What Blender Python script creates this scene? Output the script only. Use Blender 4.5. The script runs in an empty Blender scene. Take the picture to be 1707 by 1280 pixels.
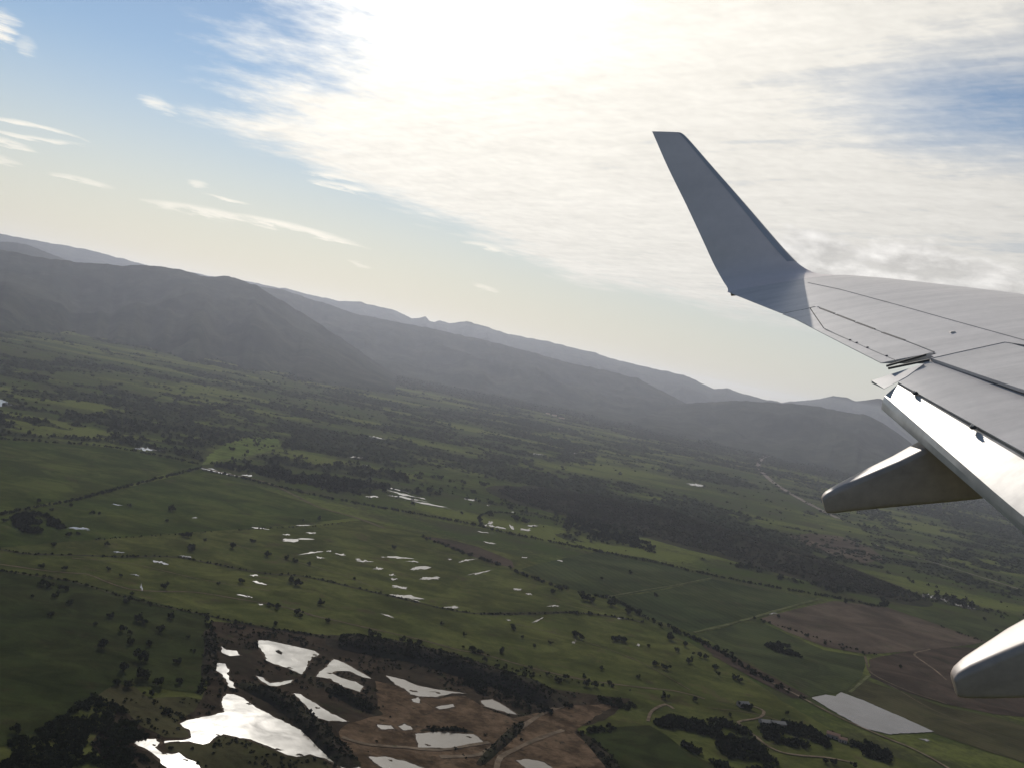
import bpy, bmesh, math, random
import numpy as np
from mathutils import Matrix, Vector
random.seed(7)
rng = np.random.default_rng(7)
R = math.radians
scn = bpy.context.scene
col = scn.collection

# ------------------------------------------------------------------ camera
H = 350.0                                   # metres above the plain
FPX, CX, CY = 1675.0, 853.5, 640.0          # focal length and centre in photograph pixels (1707 x 1280)
PITCH, ROLL = R(-1.92), R(11.3)
fwd = np.array([0, math.cos(PITCH), math.sin(PITCH)])
rgt0 = np.array([1.0, 0, 0]); up0 = np.cross(rgt0, fwd)
rgt = math.cos(ROLL) * rgt0 + math.sin(ROLL) * up0
upv = -math.sin(ROLL) * rgt0 + math.cos(ROLL) * up0
CAM = np.array([0.0, 0.0, H])
cam = bpy.data.cameras.new('camera')
cam.sensor_fit = 'HORIZONTAL'; cam.sensor_width = 36.0
cam.lens = 36.0 * FPX / 1707.0
cam.clip_start = 0.2; cam.clip_end = 90000.0
cam_o = bpy.data.objects.new('camera', cam); col.objects.link(cam_o)
M = Matrix.Identity(4)
for i in range(3):
    M[i][0], M[i][1], M[i][2], M[i][3] = rgt[i], upv[i], -fwd[i], CAM[i]
cam_o.matrix_world = M
scn.camera = cam_o

# ------------------------------------------------------------------ light
SUN_AZ, SUN_EL = R(-13.0), R(32.0)          # azimuth from +Y towards +X
sun_dir = Vector((math.sin(SUN_AZ) * math.cos(SUN_EL), math.cos(SUN_AZ) * math.cos(SUN_EL), math.sin(SUN_EL)))
sl = bpy.data.lights.new('sun', 'SUN'); sl.energy = 3.3; sl.angle = R(0.53); sl.color = (1.0, 0.94, 0.84)
sun = bpy.data.objects.new('sun', sl); col.objects.link(sun)
sun.rotation_euler = sun_dir.to_track_quat('Z', 'Y').to_euler()
sun.location = (0, 0, 2000)
vs = scn.view_settings
scn.display_settings.display_device = 'sRGB'
vs.view_transform = 'Standard'; vs.look = 'None'; vs.gamma = 1.0; vs.use_curve_mapping = False
vs.exposure = 0.0
scn.cycles.volume_bounces = 0
scn.cycles.max_bounces = 5
scn.cycles.sample_clamp_indirect = 4.0


def ray(u, v):
    d = fwd + (u - CX) / FPX * rgt - (v - CY) / FPX * upv
    return d / np.linalg.norm(d)


def azel(u, v):
    d = ray(u, v)
    return math.degrees(math.atan2(d[0], d[1])), math.degrees(math.asin(d[2]))


def gp(u, v, z=0.0):
    """where the sight line through a photograph pixel meets the plain"""
    d = ray(u, v); t = (z - H) / d[2]
    return np.array([d[0] * t, d[1] * t])


def project(x, y, z):
    p = np.stack([x, y, np.broadcast_to(z, np.shape(x)) - H], -1)
    w = p @ fwd
    return CX + FPX * (p @ rgt) / w, CY - FPX * (p @ upv) / w


# ------------------------------------------------------------------ node helpers
class V:
    def __init__(s, nt, k): s.nt, s.k = nt, k
    def _m(s, op, o=None, rev=False):
        n = s.nt.nodes.new('ShaderNodeMath'); n.operation = op
        a, b = (o, s) if rev else (s, o)
        for i, q in enumerate((a, b)):
            if q is None: continue
            if isinstance(q, V): s.nt.links.new(q.k, n.inputs[i])
            else: n.inputs[i].default_value = float(q)
        return V(s.nt, n.outputs[0])
    def __add__(s, o): return s._m('ADD', o)
    __radd__ = __add__
    def __mul__(s, o): return s._m('MULTIPLY', o)
    __rmul__ = __mul__
    def __sub__(s, o): return s._m('SUBTRACT', o)
    def __rsub__(s, o): return s._m('SUBTRACT', o, True)
    def __truediv__(s, o): return s._m('DIVIDE', o)
    def __rtruediv__(s, o): return s._m('DIVIDE', o, True)
    def min(s, o): return s._m('MINIMUM', o)
    def max(s, o): return s._m('MAXIMUM', o)
    def exp(s): return s._m('EXPONENT')
    def pow(s, o): return s._m('POWER', o)
    def f(s, op, o=None): return s._m(op, o)
    def sm(s, a, b, lo=0.0, hi=1.0):
        n = s.nt.nodes.new('ShaderNodeMapRange'); n.interpolation_type = 'SMOOTHSTEP'
        s.nt.links.new(s.k, n.inputs[0])
        for i, q in enumerate((a, b, lo, hi)): n.inputs[i + 1].default_value = q
        return V(s.nt, n.outputs[0])


def comb(nt, x, y, z=0.0):
    n = nt.nodes.new('ShaderNodeCombineXYZ')
    for i, q in enumerate((x, y, z)):
        if isinstance(q, V): nt.links.new(q.k, n.inputs[i])
        else: n.inputs[i].default_value = float(q)
    return n.outputs[0]


def noise(nt, vec, scale=1.0, detail=4.0, rough=0.55, dist=0.0):
    n = nt.nodes.new('ShaderNodeTexNoise'); n.noise_dimensions = '3D'
    nt.links.new(vec, n.inputs['Vector'])
    n.inputs['Scale'].default_value = scale; n.inputs['Detail'].default_value = detail
    n.inputs['Roughness'].default_value = rough; n.inputs['Distortion'].default_value = dist
    return V(nt, n.outputs['Fac'])


def mix(nt, fac, a, b):
    n = nt.nodes.new('ShaderNodeMix'); n.data_type = 'RGBA'; n.clamp_factor = True
    if isinstance(fac, V): nt.links.new(fac.k, n.inputs[0])
    else: n.inputs[0].default_value = fac
    for i, q in ((6, a), (7, b)):
        if isinstance(q, (tuple, list)): n.inputs[i].default_value = (*q[:3], 1.0)
        else: nt.links.new(q, n.inputs[i])
    return n.outputs[2]


def scale_col(nt, c, k):
    n = nt.nodes.new('ShaderNodeVectorMath'); n.operation = 'SCALE'
    if isinstance(c, (tuple, list)): n.inputs[0].default_value = c[:3]
    else: nt.links.new(c, n.inputs[0])
    if isinstance(k, V): nt.links.new(k.k, n.inputs['Scale'])
    else: n.inputs['Scale'].default_value = k
    return n.outputs[0]


# ------------------------------------------------------------------ world: daylight sky with a high cloud sheet and low streaks
world = bpy.data.worlds.new('World'); scn.world = world; world.use_nodes = True
wt = world.node_tree; wt.nodes.clear()
SKY_K = 0.075
world.cycles.sampling_method = 'MANUAL'; world.cycles.sample_map_resolution = 256
w_out = wt.nodes.new('ShaderNodeOutputWorld'); w_bg = wt.nodes.new('ShaderNodeBackground')
w_bg.inputs['Strength'].default_value = SKY_K
sky = wt.nodes.new('ShaderNodeTexSky'); sky.sky_type = 'NISHITA'; sky.sun_disc = False
sky.sun_elevation = SUN_EL; sky.sun_rotation = SUN_AZ
sky.altitude = 350.0; sky.air_density = 1.0; sky.dust_density = 0.05; sky.ozone_density = 1.5
tc = wt.nodes.new('ShaderNodeTexCoord')
sp = wt.nodes.new('ShaderNodeSeparateXYZ'); wt.links.new(tc.outputs['Generated'], sp.inputs[0])
dx, dy, dz = (V(wt, sp.outputs[i]) for i in range(3))
pk = 1.0 / (dz.max(0.0) + 0.08)
px, py = dx * pk, dy * pk
pv = comb(wt, px, py)
az = dx.f('ARCTAN2', dy) * 57.2958
el = dz.max(-1.0).min(1.0).f('ARCSINE') * 57.2958
cosang = (dx * sun_dir.x + dy * sun_dir.y + dz * sun_dir.z).max(-1.0).min(1.0)
ang = cosang.f('ARCCOSINE') * 57.2958
# cloud sheet, with its ragged edge to the west and a straight far edge
yfar = (4.25 + (px + 1.2) * 1.33).min(6.15 + px * 0.05)
edge = (px - (-0.66 - 0.46 * (py - 2.63))).min((yfar - py) * 0.75)
along, across = px * 0.72 - py * 0.69, px * 0.69 + py * 0.72
n1 = noise(wt, comb(wt, px * 1.1, py * 1.3), 1.7, 5, 0.62)
n1b = noise(wt, comb(wt, px * 4.0, py * 5.0, 3.0), 2.0, 4, 0.62)
sheet = (edge + 0.06 + (n1 - 0.5) * 1.1 + (n1b - 0.5) * 0.5).sm(-0.22, 0.42)
ns = noise(wt, comb(wt, along * 0.9, across * 2.6, 1.7), 1.5, 5, 0.58, 0.3)
nf = noise(wt, comb(wt, along * 2.2, across * 11.0, 8.0), 1.5, 4, 0.6, 0.5)
nr = noise(wt, comb(wt, px * 11.0, py * 13.0, 5.0), 1.5, 4, 0.6, 0.3)
ga, gb = (along + 0.86) / 0.5, (across - 2.42) / 0.34
gap = (-1.0 * (ga * ga + gb * gb)).exp() + 0.75 * (-1.0 * (((along - 0.05) / 0.6).pow(2.0) + ((across - 2.85) / 0.22).pow(2.0))).exp()
thick = (1.08 + (ns - 0.5) * 1.0 + (nf - 0.5) * 0.55 + (nr - 0.5) * 0.35 - gap * 0.85 - px.sm(0.1, 1.2) * 0.12 + (-0.05 * ang).exp() * 0.5)
dens = sheet * thick.max(0.0).min(1.0)
# brightness of the sheet: thin ice cloud scatters forward, so it is brightest round the sun
near = (-0.0007 * ang * ang).exp()
glow = 0.43 + 1.25 * (-0.036 * ang).exp() + 6.0 * (-0.012 * ang * ang).exp()
shade = 1.0 + (ns - 0.5) * 0.25 + (nf - 0.5) * 0.22 + (nr - 0.5) * 0.26
c_cloud = mix(wt, (-0.00045 * ang * ang).exp() + 0.12, (0.95, 0.965, 0.98), (1.0, 0.955, 0.86))
c_cloud = scale_col(wt, c_cloud, glow * shade * (1.0 / SKY_K))
# low streaks
streak = None
nst = (noise(wt, comb(wt, az * 0.30, el * 1.9), 1.5, 6, 0.66) - 0.5)
for (a, b, th, amp, bow) in [
        ((-60, 193), (166, 244), 0.16, 0.9, 0.28), ((-60, 206), (166, 245), 0.13, 0.7, -0.12), ((-60, 224), (62, 252), 0.2, 0.75, 0.1),
        ((-60, 252), (45, 278), 0.2, 0.6, 0.05), ((75, 286), (204, 318), 0.13, 0.6, 0.05), ((215, 332), (480, 384), 0.26, 0.85, 0.15),
        ((350, 352), (630, 420), 0.24, 0.9, 0.22), ((322, 321), (424, 343), 0.10, 0.75, 0.03), ((308, 301), (352, 311), 0.2, 0.55, 0.0),
        ((498, 288), (646, 320), 0.24, 1.0, 0.30), ((510, 297), (646, 322), 0.20, 0.9, -0.1), ((770, 402), (866, 426), 0.2, 0.8, 0.05), ((778, 471), (838, 488), 0.15, 0.6, 0.0),
        ((572, 432), (622, 446), 0.1, 0.35, 0.0), ((226, 160), (298, 190), 0.42, 0.7, 0.0), ((-40, 32), (40, 56), 0.8, 0.85, 0.0),
        ((20, 66), (64, 84), 0.45, 0.4, 0.0), ((1080, 478), (1200, 500), 0.3, 0.5, 0.1)]:
    a0, e0 = azel(*a); a1, e1 = azel(*b)
    ac, hl = (a0 + a1) / 2, (a1 - a0) / 2
    q = (az - ac) / hl
    cen = (e0 + e1) / 2 + (e1 - e0) / 2 * q + bow * (1.0 - q * q)
    w = (el - cen + nst * 0.7) / th
    m = (1.0 - q * q - w * w * 0.7 + nst * 3.2).sm(0.0, 1.5) * amp
    streak = m if streak is None else streak.max(m)
c_streak = scale_col(wt, (1.0, 0.94, 0.83), (0.78 + 0.5 * near) * (1.0 / SKY_K))
# low cumulus bank behind the wing
ncu = noise(wt, comb(wt, az * 0.22, el * 0.5, 2.0), 1.0, 6, 0.58)
ncv = noise(wt, comb(wt, az * 0.22 - 0.12, el * 0.5 + 0.22, 2.0), 1.0, 6, 0.58)
band = az.sm(9.0, 13.5) * el.sm(4.6, 6.8) * (1.0 - el.sm(8.6, 11.0)) * (1.0 - az.sm(40.0, 60.0))
cum = (band * 1.25 + (ncu - 0.5) * 3.4 - 0.62).sm(0.0, 0.7)
cu_l = 0.72 + (ncu - ncv) * 1.8
c_cum = scale_col(wt, (1.0, 0.975, 0.94), cu_l.max(0.57).min(1.2) * (1.0 / SKY_K))
# thin humid veil low over the horizon and the sky itself
veil = (1.0 - el.max(0.0).sm(0.0, 13.0))
c_veil = scale_col(wt, mix(wt, near * 1.1 + 0.5 * (-0.03 * ang).exp(), (0.82, 0.87, 0.92), (1.0, 0.86, 0.64)), (0.58 + 0.56 * (-0.04 * ang).exp()) * (1.0 / SKY_K))
c = mix(wt, veil * 0.82, sky.outputs[0], c_veil)
c = mix(wt, streak * (1.0 - sheet * 0.7), c, c_streak)
c = mix(wt, dens, c, c_cloud)
c = mix(wt, cum * 0.85, c, c_cum)
wt.links.new(c, w_bg.inputs['Color']); wt.links.new(w_bg.outputs[0], w_out.inputs['Surface'])


# ------------------------------------------------------------------ materials
def new_mat(name):
    m = bpy.data.materials.new(name); m.use_nodes = True
    nt = m.node_tree
    return m, nt, nt.nodes['Principled BSDF']


def obj_coord(nt):
    return nt.nodes.new('ShaderNodeTexCoord').outputs['Object']


def geo_pos(nt):
    n = nt.nodes.new('ShaderNodeNewGeometry')
    return n


def xyz(nt, sock):
    s = nt.nodes.new('ShaderNodeSeparateXYZ'); nt.links.new(sock, s.inputs[0])
    return [V(nt, s.outputs[i]) for i in range(3)]


def set_col(nt, bsdf, c, rough=1.0, spec=0.0):
    if isinstance(c, (tuple, list)): bsdf.inputs['Base Color'].default_value = (*c[:3], 1)
    else: nt.links.new(c, bsdf.inputs['Base Color'])
    bsdf.inputs['Roughness'].default_value = rough
    bsdf.inputs['Specular IOR Level'].default_value = spec


def bump(nt, bsdf, h, dist, strength=1.0):
    b = nt.nodes.new('ShaderNodeBump'); b.inputs['Distance'].default_value = dist; b.inputs['Strength'].default_value = strength
    nt.links.new(h.k, b.inputs['Height']); nt.links.new(b.outputs[0], bsdf.inputs['Normal'])


def land_mat(name, c1, c2, c3, big=1 / 180, small=1 / 22, blot=0.35, stripe=None, stretch=1.0):
    """soil or sward: two tones in drifts, a third in blots, fine grain; optional rows (spacing m, angle, strength)"""
    m, nt, b = new_mat(name)
    x, y, z = xyz(nt, geo_pos(nt).outputs['Position'])
    v1 = comb(nt, x / stretch, y)
    a = noise(nt, v1, big, 5, 0.6, 0.4); s = noise(nt, v1, small, 4, 0.65); g = noise(nt, comb(nt, x, y, 40.0), small * 6, 3, 0.6)
    c = mix(nt, (a + (s - 0.5) * 0.5).sm(0.36, 0.66), c1, c2)
    c = mix(nt, (noise(nt, comb(nt, x, y, 9.0), big * 3.1, 5, 0.62) + (s - 0.5) * 0.35).sm(0.56, 0.72) * blot, c, c3)
    k = 0.45 + g * 0.5 + noise(nt, comb(nt, x / stretch * 0.7, y, 77.0), big * 2.2, 6, 0.64, 0.8).sm(0.34, 0.66) * 0.64
    if stripe:
        sp_, an, st = stripe
        t = (x * math.cos(an) + y * math.sin(an)) * (2 * math.pi / sp_) + (s - 0.5) * 1.5
        k = k + t.f('SINE') * st
    set_col(nt, b, scale_col(nt, c, k))
    bump(nt, b, s + g * 0.4, 1.2, 0.8)
    return m


def foliage_mat(name, ca, cb, cc):
    m, nt, b = new_mat(name)
    g = geo_pos(nt)
    r = V(nt, g.outputs['Random Per Island'])
    x, y, z = xyz(nt, g.outputs['Position'])
    n = noise(nt, comb(nt, x, y), 1 / 45, 3, 0.6)
    c = mix(nt, r, ca, cb)
    c = mix(nt, n.sm(0.4, 0.7) * 0.7, c, cc)
    set_col(nt, b, c, 1.0, 0.0)
    return m


MAT = {}
# open ground of the plain: pasture, dark scrub and bare soil in belts that run along the valley
m, nt, b = new_mat('plain'); MAT['plain'] = m
gpos = geo_pos(nt).outputs['Position']
x, y, z = xyz(nt, gpos)
v_belt = comb(nt, x * 0.42 + y * 0.05, y)
belt = noise(nt, v_belt, 1 / 210, 6, 0.62, 0.6)
blob = noise(nt, comb(nt, x * 0.7, y, 7.0), 1 / 60, 5, 0.6)
fine = noise(nt, comb(nt, x, y, 3.0), 1 / 9, 4, 0.65)
tone = noise(nt, comb(nt, x, y, 15.0), 1 / 420, 4, 0.55)
sod = mix(nt, tone.sm(0.35, 0.65), (0.032, 0.046, 0.012), (0.044, 0.054, 0.016))
dry = mix(nt, blob.sm(0.35, 0.7), sod, (0.036, 0.036, 0.018))
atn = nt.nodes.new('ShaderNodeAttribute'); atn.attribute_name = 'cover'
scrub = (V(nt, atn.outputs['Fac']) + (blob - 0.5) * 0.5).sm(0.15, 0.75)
bright = (noise(nt, comb(nt, x * 0.4, y, 21.0), 1 / 260, 4, 0.55) + (fine - 0.5) * 0.2).sm(0.48, 0.62)
cc = mix(nt, bright * 0.85, dry, (0.086, 0.096, 0.027))
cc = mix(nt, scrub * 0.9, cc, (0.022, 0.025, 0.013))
set_col(nt, b, scale_col(nt, cc, 0.72 + fine * 0.56))
bump(nt, b, fine + blob * 2.0, 1.5, 0.6)

MAT['pasture'] = land_mat('pasture', (0.027, 0.037, 0.0095), (0.043, 0.051, 0.014), (0.036, 0.033, 0.015), 1 / 120, 1 / 14, 0.75)
MAT['meadow'] = land_mat('meadow', (0.038, 0.044, 0.013), (0.060, 0.064, 0.020), (0.046, 0.038, 0.020), 1 / 110, 1 / 11, 0.85)
MAT['lush'] = land_mat('lush', (0.018, 0.0235, 0.008), (0.026, 0.030, 0.011), (0.024, 0.022, 0.010), 1 / 90, 1 / 12, 0.7)
MAT['bright_grass'] = land_mat('bright_grass', (0.0624, 0.0840, 0.0208), (0.0760, 0.0920, 0.0256), (0.0400, 0.0560, 0.0176), 1 / 80, 1 / 14, 0.5)
MAT['vine'] = land_mat('vine', (0.026, 0.034, 0.014), (0.034, 0.040, 0.016), (0.040, 0.038, 0.020), 1 / 200, 1 / 20, 0.6, (14.0, 0.45, 0.10))
MAT['crop'] = land_mat('crop', (0.0302, 0.0374, 0.0158), (0.0374, 0.0432, 0.0173), (0.0396, 0.0360, 0.0216), 1 / 160, 1 / 18, 0.6, (11.0, 1.1, 0.08))
MAT['plough'] = land_mat('plough', (0.058, 0.045, 0.034), (0.074, 0.056, 0.042), (0.045, 0.042, 0.026), 1 / 170, 1 / 16, 0.7, (9.0, 0.5, 0.08))
MAT['tilth'] = land_mat('tilth', (0.0374, 0.0288, 0.0216), (0.0475, 0.0346, 0.0259), (0.0288, 0.0288, 0.0173), 1 / 120, 1 / 14, 0.6)
MAT['olive'] = land_mat('olive', (0.0364, 0.0350, 0.0168), (0.0420, 0.0378, 0.0196), (0.0315, 0.0350, 0.0140), 1 / 120, 1 / 16, 0.5, (10.0, 0.9, 0.06))
MAT['quarry'] = land_mat('quarry', (0.050, 0.034, 0.021), (0.100, 0.068, 0.044), (0.028, 0.023, 0.015), 1 / 34, 1 / 5, 0.9)
MAT['darkearth'] = land_mat('darkearth', (0.0252, 0.0203, 0.0140), (0.0364, 0.0266, 0.0182), (0.0238, 0.0280, 0.0126), 1 / 60, 1 / 7, 0.8)
MAT['bank'] = land_mat('bank', (0.0300, 0.0240, 0.0180), (0.0225, 0.0225, 0.0135), (0.0413, 0.0315, 0.0225), 1 / 40, 1 / 6, 0.6)
MAT['hillscrub'] = land_mat('hillscrub', (0.026, 0.023, 0.016), (0.020, 0.021, 0.012), (0.030, 0.033, 0.015), 1 / 130, 1 / 20, 0.6)
MAT['track'] = land_mat('track', (0.10, 0.076, 0.054), (0.135, 0.105, 0.076), (0.05, 0.048, 0.028), 1 / 40, 1 / 6, 0.9)
MAT['trackdull'] = land_mat('trackdull', (0.0720, 0.0576, 0.0384), (0.0880, 0.0680, 0.0464), (0.0480, 0.0528, 0.0240), 1 / 40, 1 / 8, 0.9)
MAT['grasstrack'] = land_mat('grasstrack', (0.062, 0.068, 0.030), (0.080, 0.082, 0.040), (0.045, 0.05, 0.02), 1 / 40, 1 / 8, 0.9)
MAT['asphalt'] = land_mat('asphalt', (0.15, 0.125, 0.115), (0.17, 0.145, 0.13), (0.13, 0.11, 0.1), 1 / 60, 1 / 8, 0.5)
MAT['ditch'] = land_mat('ditch', (0.030, 0.028, 0.018), (0.038, 0.034, 0.020), (0.045, 0.05, 0.02), 1 / 40, 1 / 8, 0.7)
MAT['mountain'] = land_mat('mountain', (0.034, 0.036, 0.025), (0.016, 0.020, 0.014), (0.058, 0.054, 0.042), 1 / 420, 1 / 45, 0.5)
MAT['leaf'] = foliage_mat('leaf', (0.026, 0.030, 0.013), (0.016, 0.020, 0.009), (0.030, 0.036, 0.014))
MAT['leafdark'] = foliage_mat('leafdark', (0.030, 0.033, 0.015), (0.009, 0.012, 0.006), (0.026, 0.028, 0.013))
MAT['leafbrown'] = foliage_mat('leafbrown', (0.030, 0.026, 0.017), (0.018, 0.018, 0.011), (0.026, 0.029, 0.013))
m, nt, b = new_mat('bark'); MAT['bark'] = m
set_col(nt, b, mix(nt, noise(nt, obj_coord(nt), 6, 4), (0.06, 0.045, 0.03), (0.11, 0.09, 0.065)))


def water_mat(name, mud, rough, mudk):
    m, nt, b = new_mat(name)
    x, y, z = xyz(nt, geo_pos(nt).outputs['Position'])
    w1 = noise(nt, comb(nt, x, y), 1 / 26, 5, 0.6, 0.5); w2 = noise(nt, comb(nt, x, y, 5.0), 1 / 1.8, 4, 0.6)
    set_col(nt, b, mix(nt, w1.sm(0.35, 0.7), mud, tuple(q * mudk for q in mud)))
    b.inputs['Specular IOR Level'].default_value = 0.6
    b.inputs['IOR'].default_value = 1.33
    r = nt.nodes.new('ShaderNodeMapRange'); nt.links.new(w1.k, r.inputs[0])
    r.inputs[1].default_value = 0.3; r.inputs[2].default_value = 0.75; r.inputs[3].default_value = rough * 0.75; r.inputs[4].default_value = rough * 1.35
    nt.links.new(r.outputs[0], b.inputs['Roughness'])
    bump(nt, b, w2 + w1 * 0.6, 0.03, 0.5)
    return m


MAT['water'] = water_mat('water', (0.10, 0.085, 0.06), 0.19, 0.6)
MAT['watermud'] = water_mat('watermud', (0.11, 0.09, 0.07), 0.20, 0.7)
MAT['puddle'] = water_mat('puddle', (0.12, 0.105, 0.085), 0.20, 0.8)


def paint_mat(name, base, rough, dirt=0.12, metal=0.0, coat=0.0, sx=0.5, spec=0.5):
    m, nt, b = new_mat(name)
    oc = obj_coord(nt); x, y, z = xyz(nt, oc)
    n = noise(nt, comb(nt, x * sx * 0.5, y * 2.5, z), 2.0, 5, 0.6)       # streaks blown back along the chord
    n2 = noise(nt, oc, 9.0, 5, 0.65)
    c = scale_col(nt, base, 1.0 - dirt * 0.5 + (n - 0.5) * dirt * 2 + (n2 - 0.5) * dirt)
    set_col(nt, b, c, rough, spec)
    r = (n2 - 0.5) * 0.12 + rough
    nt.links.new(r.k, b.inputs['Roughness'])
    b.inputs['Metallic'].default_value = metal
    b.inputs['Coat Weight'].default_value = coat
    return m


MAT['wing'] = paint_mat('wing', (0.72, 0.67, 0.645), 0.42, 0.26)
MAT['wingpanel'] = paint_mat('wingpanel', (0.72, 0.67, 0.64), 0.40, 0.28)
MAT['winglet'] = paint_mat('winglet', (0.82, 0.73, 0.71), 0.38, 0.14)
MAT['metal'] = paint_mat('metal', (0.60, 0.58, 0.57), 0.36, 0.10, 0.55)
MAT['flap'] = paint_mat('flap', (0.66, 0.61, 0.58), 0.38, 0.24)
MAT['aftflap'] = paint_mat('aftflap', (0.62, 0.585, 0.55), 0.33, 0.32, 0.18)
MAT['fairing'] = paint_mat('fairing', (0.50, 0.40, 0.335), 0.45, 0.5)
MAT['seam'] = paint_mat('seam', (0.075, 0.07, 0.07), 0.7, 0.3)
MAT['seamlight'] = paint_mat('seamlight', (0.40, 0.375, 0.365), 0.7, 0.3)
MAT['lens'] = paint_mat('lens', (0.35, 0.26, 0.17), 0.25, 0.2)
m, nt, b = new_mat('plaster'); MAT['plaster'] = m
set_col(nt, b, mix(nt, noise(nt, obj_coord(nt), 0.8, 4), (0.26, 0.20, 0.16), (0.34, 0.28, 0.23)))
m, nt, b = new_mat('rooftile'); MAT['rooftile'] = m
set_col(nt, b, mix(nt, noise(nt, obj_coord(nt), 1.5, 4), (0.20, 0.12, 0.085), (0.26, 0.17, 0.12)))
m, nt, b = new_mat('sheetroof'); MAT['sheetroof'] = m
set_col(nt, b, mix(nt, noise(nt, obj_coord(nt), 0.7, 4), (0.15, 0.145, 0.135), (0.20, 0.19, 0.175)), 0.8, 0.1)
m, nt, b = new_mat('doorwood'); MAT['doorwood'] = m
set_col(nt, b, mix(nt, noise(nt, obj_coord(nt), 4, 4), (0.06, 0.04, 0.03), (0.09, 0.06, 0.04)))
m, nt, b = new_mat('windowglass'); MAT['windowglass'] = m
set_col(nt, b, mix(nt, noise(nt, obj_coord(nt), 2, 2), (0.03, 0.035, 0.04), (0.05, 0.055, 0.06)), 0.1, 0.5)


# ------------------------------------------------------------------ mesh helpers
def tag(o, label=None, cat=None, group=None, kind=None):
    if label: o['label'] = label
    if cat: o['category'] = cat
    if group: o['group'] = group
    if kind: o['kind'] = kind
    return o


def link(name, me, mat=None, parent=None, smooth=False):
    o = bpy.data.objects.new(name, me); col.objects.link(o)
    if mat: me.materials.append(MAT[mat])
    if parent: o.parent = parent
    if smooth: me.polygons.foreach_set('use_smooth', [True] * len(me.polygons))
    return o


def np_mesh(name, verts, faces):
    """faces: (n, k) int array"""
    me = bpy.data.meshes.new(name)
    verts = np.asarray(verts, np.float32); faces = np.asarray(faces, np.int32)
    n, k = faces.shape
    me.vertices.add(len(verts)); me.vertices.foreach_set('co', verts.ravel())
    me.loops.add(n * k); me.loops.foreach_set('vertex_index', faces.ravel())
    me.polygons.add(n); me.polygons.foreach_set('loop_start', np.arange(0, n * k, k, dtype=np.int32))
    me.update(calc_edges=True); me.validate()
    return me


def grid_faces(nr, nc, wrap=False):
    i = np.arange(nr - 1)[:, None]; j = np.arange(nc if wrap else nc - 1)[None, :]
    j2 = (j + 1) % nc
    return np.stack([i * nc + j, i * nc + j2, (i + 1) * nc + j2, (i + 1) * nc + j], -1).reshape(-1, 4)


def hash2(ix, iy, seed):
    h = (ix.astype(np.int64) * 374761393 + iy.astype(np.int64) * 668265263 + seed * 974711) & 0x7fffffff
    h = ((h ^ (h >> 13)) * 1274126177) & 0x7fffffff
    return ((h ^ (h >> 16)) & 0xffff) / 65535.0


def vnoise(x, y, seed=0):
    x = np.asarray(x, float); y = np.asarray(y, float)
    ix, iy = np.floor(x), np.floor(y); fx, fy = x - ix, y - iy
    fx = fx * fx * (3 - 2 * fx); fy = fy * fy * (3 - 2 * fy)
    a, b_, c_, d_ = hash2(ix, iy, seed), hash2(ix + 1, iy, seed), hash2(ix, iy + 1, seed), hash2(ix + 1, iy + 1, seed)
    return (a * (1 - fx) + b_ * fx) * (1 - fy) + (c_ * (1 - fx) + d_ * fx) * fy


def fbm(x, y, seed=0, octv=5):
    s, a, t = 0.0, 1.0, 0.0
    for o_ in range(octv):
        s = s + a * vnoise(x * 2 ** o_ + 17.3 * o_, y * 2 ** o_ - 9.1 * o_, seed + o_); t += a; a *= 0.5
    return s / t


def smooth01(t):
    t = np.clip(t, 0, 1); return t * t * (3 - 2 * t)


def curve_pts(p, step):
    """Catmull-Rom through ground points, resampled every step metres"""
    p = np.asarray(p, float); q = np.vstack([2 * p[0] - p[1], p, 2 * p[-1] - p[-2]]); out = []
    for i in range(1, len(q) - 2):
        n = max(2, int(np.linalg.norm(q[i + 1] - q[i]) / step))
        t = np.linspace(0, 1, n, endpoint=False)[:, None]
        a, b_, c_, d_ = q[i - 1], q[i], q[i + 1], q[i + 2]
        out.append(0.5 * (2 * b_ + (c_ - a) * t + (2 * a - 5 * b_ + 4 * c_ - d_) * t ** 2 + (3 * b_ - a - 3 * c_ + d_) * t ** 3))
    return np.vstack(out + [p[-1:]])


def sheet_px(name, pts, mat, z, rag=0.0, label=None, kind='structure', hole=None, step=12.0):
    """flat patch of ground or water with the outline traced on the plain; rag = wandering of its rim in metres"""
    g = np.array([gp(*p) for p in pts])
    loop = np.vstack([g, g[:1]]); fine_ = []
    for a, b_ in zip(loop[:-1], loop[1:]):
        n = max(1, int(np.linalg.norm(b_ - a) / step))
        fine_.append(a + (b_ - a) * np.linspace(0, 1, n, endpoint=False)[:, None])
    q = np.vstack(fine_)
    if rag > 0:
        sc = max(rag * 2.2, 4.0)
        q = q + rag * 2 * np.stack([fbm(q[:, 0] / sc, q[:, 1] / sc, 3, 4) - 0.5, fbm(q[:, 0] / sc, q[:, 1] / sc, 31, 4) - 0.5], -1)
    bm = bmesh.new()
    vs_ = [bm.verts.new((p[0], p[1], z)) for p in q]
    f = bm.faces.new(vs_)
    if f.normal.z < 0 or f.calc_area() < 0: pass
    f.normal_update()
    if f.normal.z < 0: f.normal_flip()
    bmesh.ops.triangulate(bm, faces=[f])
    me = bpy.data.meshes.new(name); bm.to_mesh(me); bm.free()
    o = link(name, me, mat); tag(o, label, kind=kind)
    return o


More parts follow.
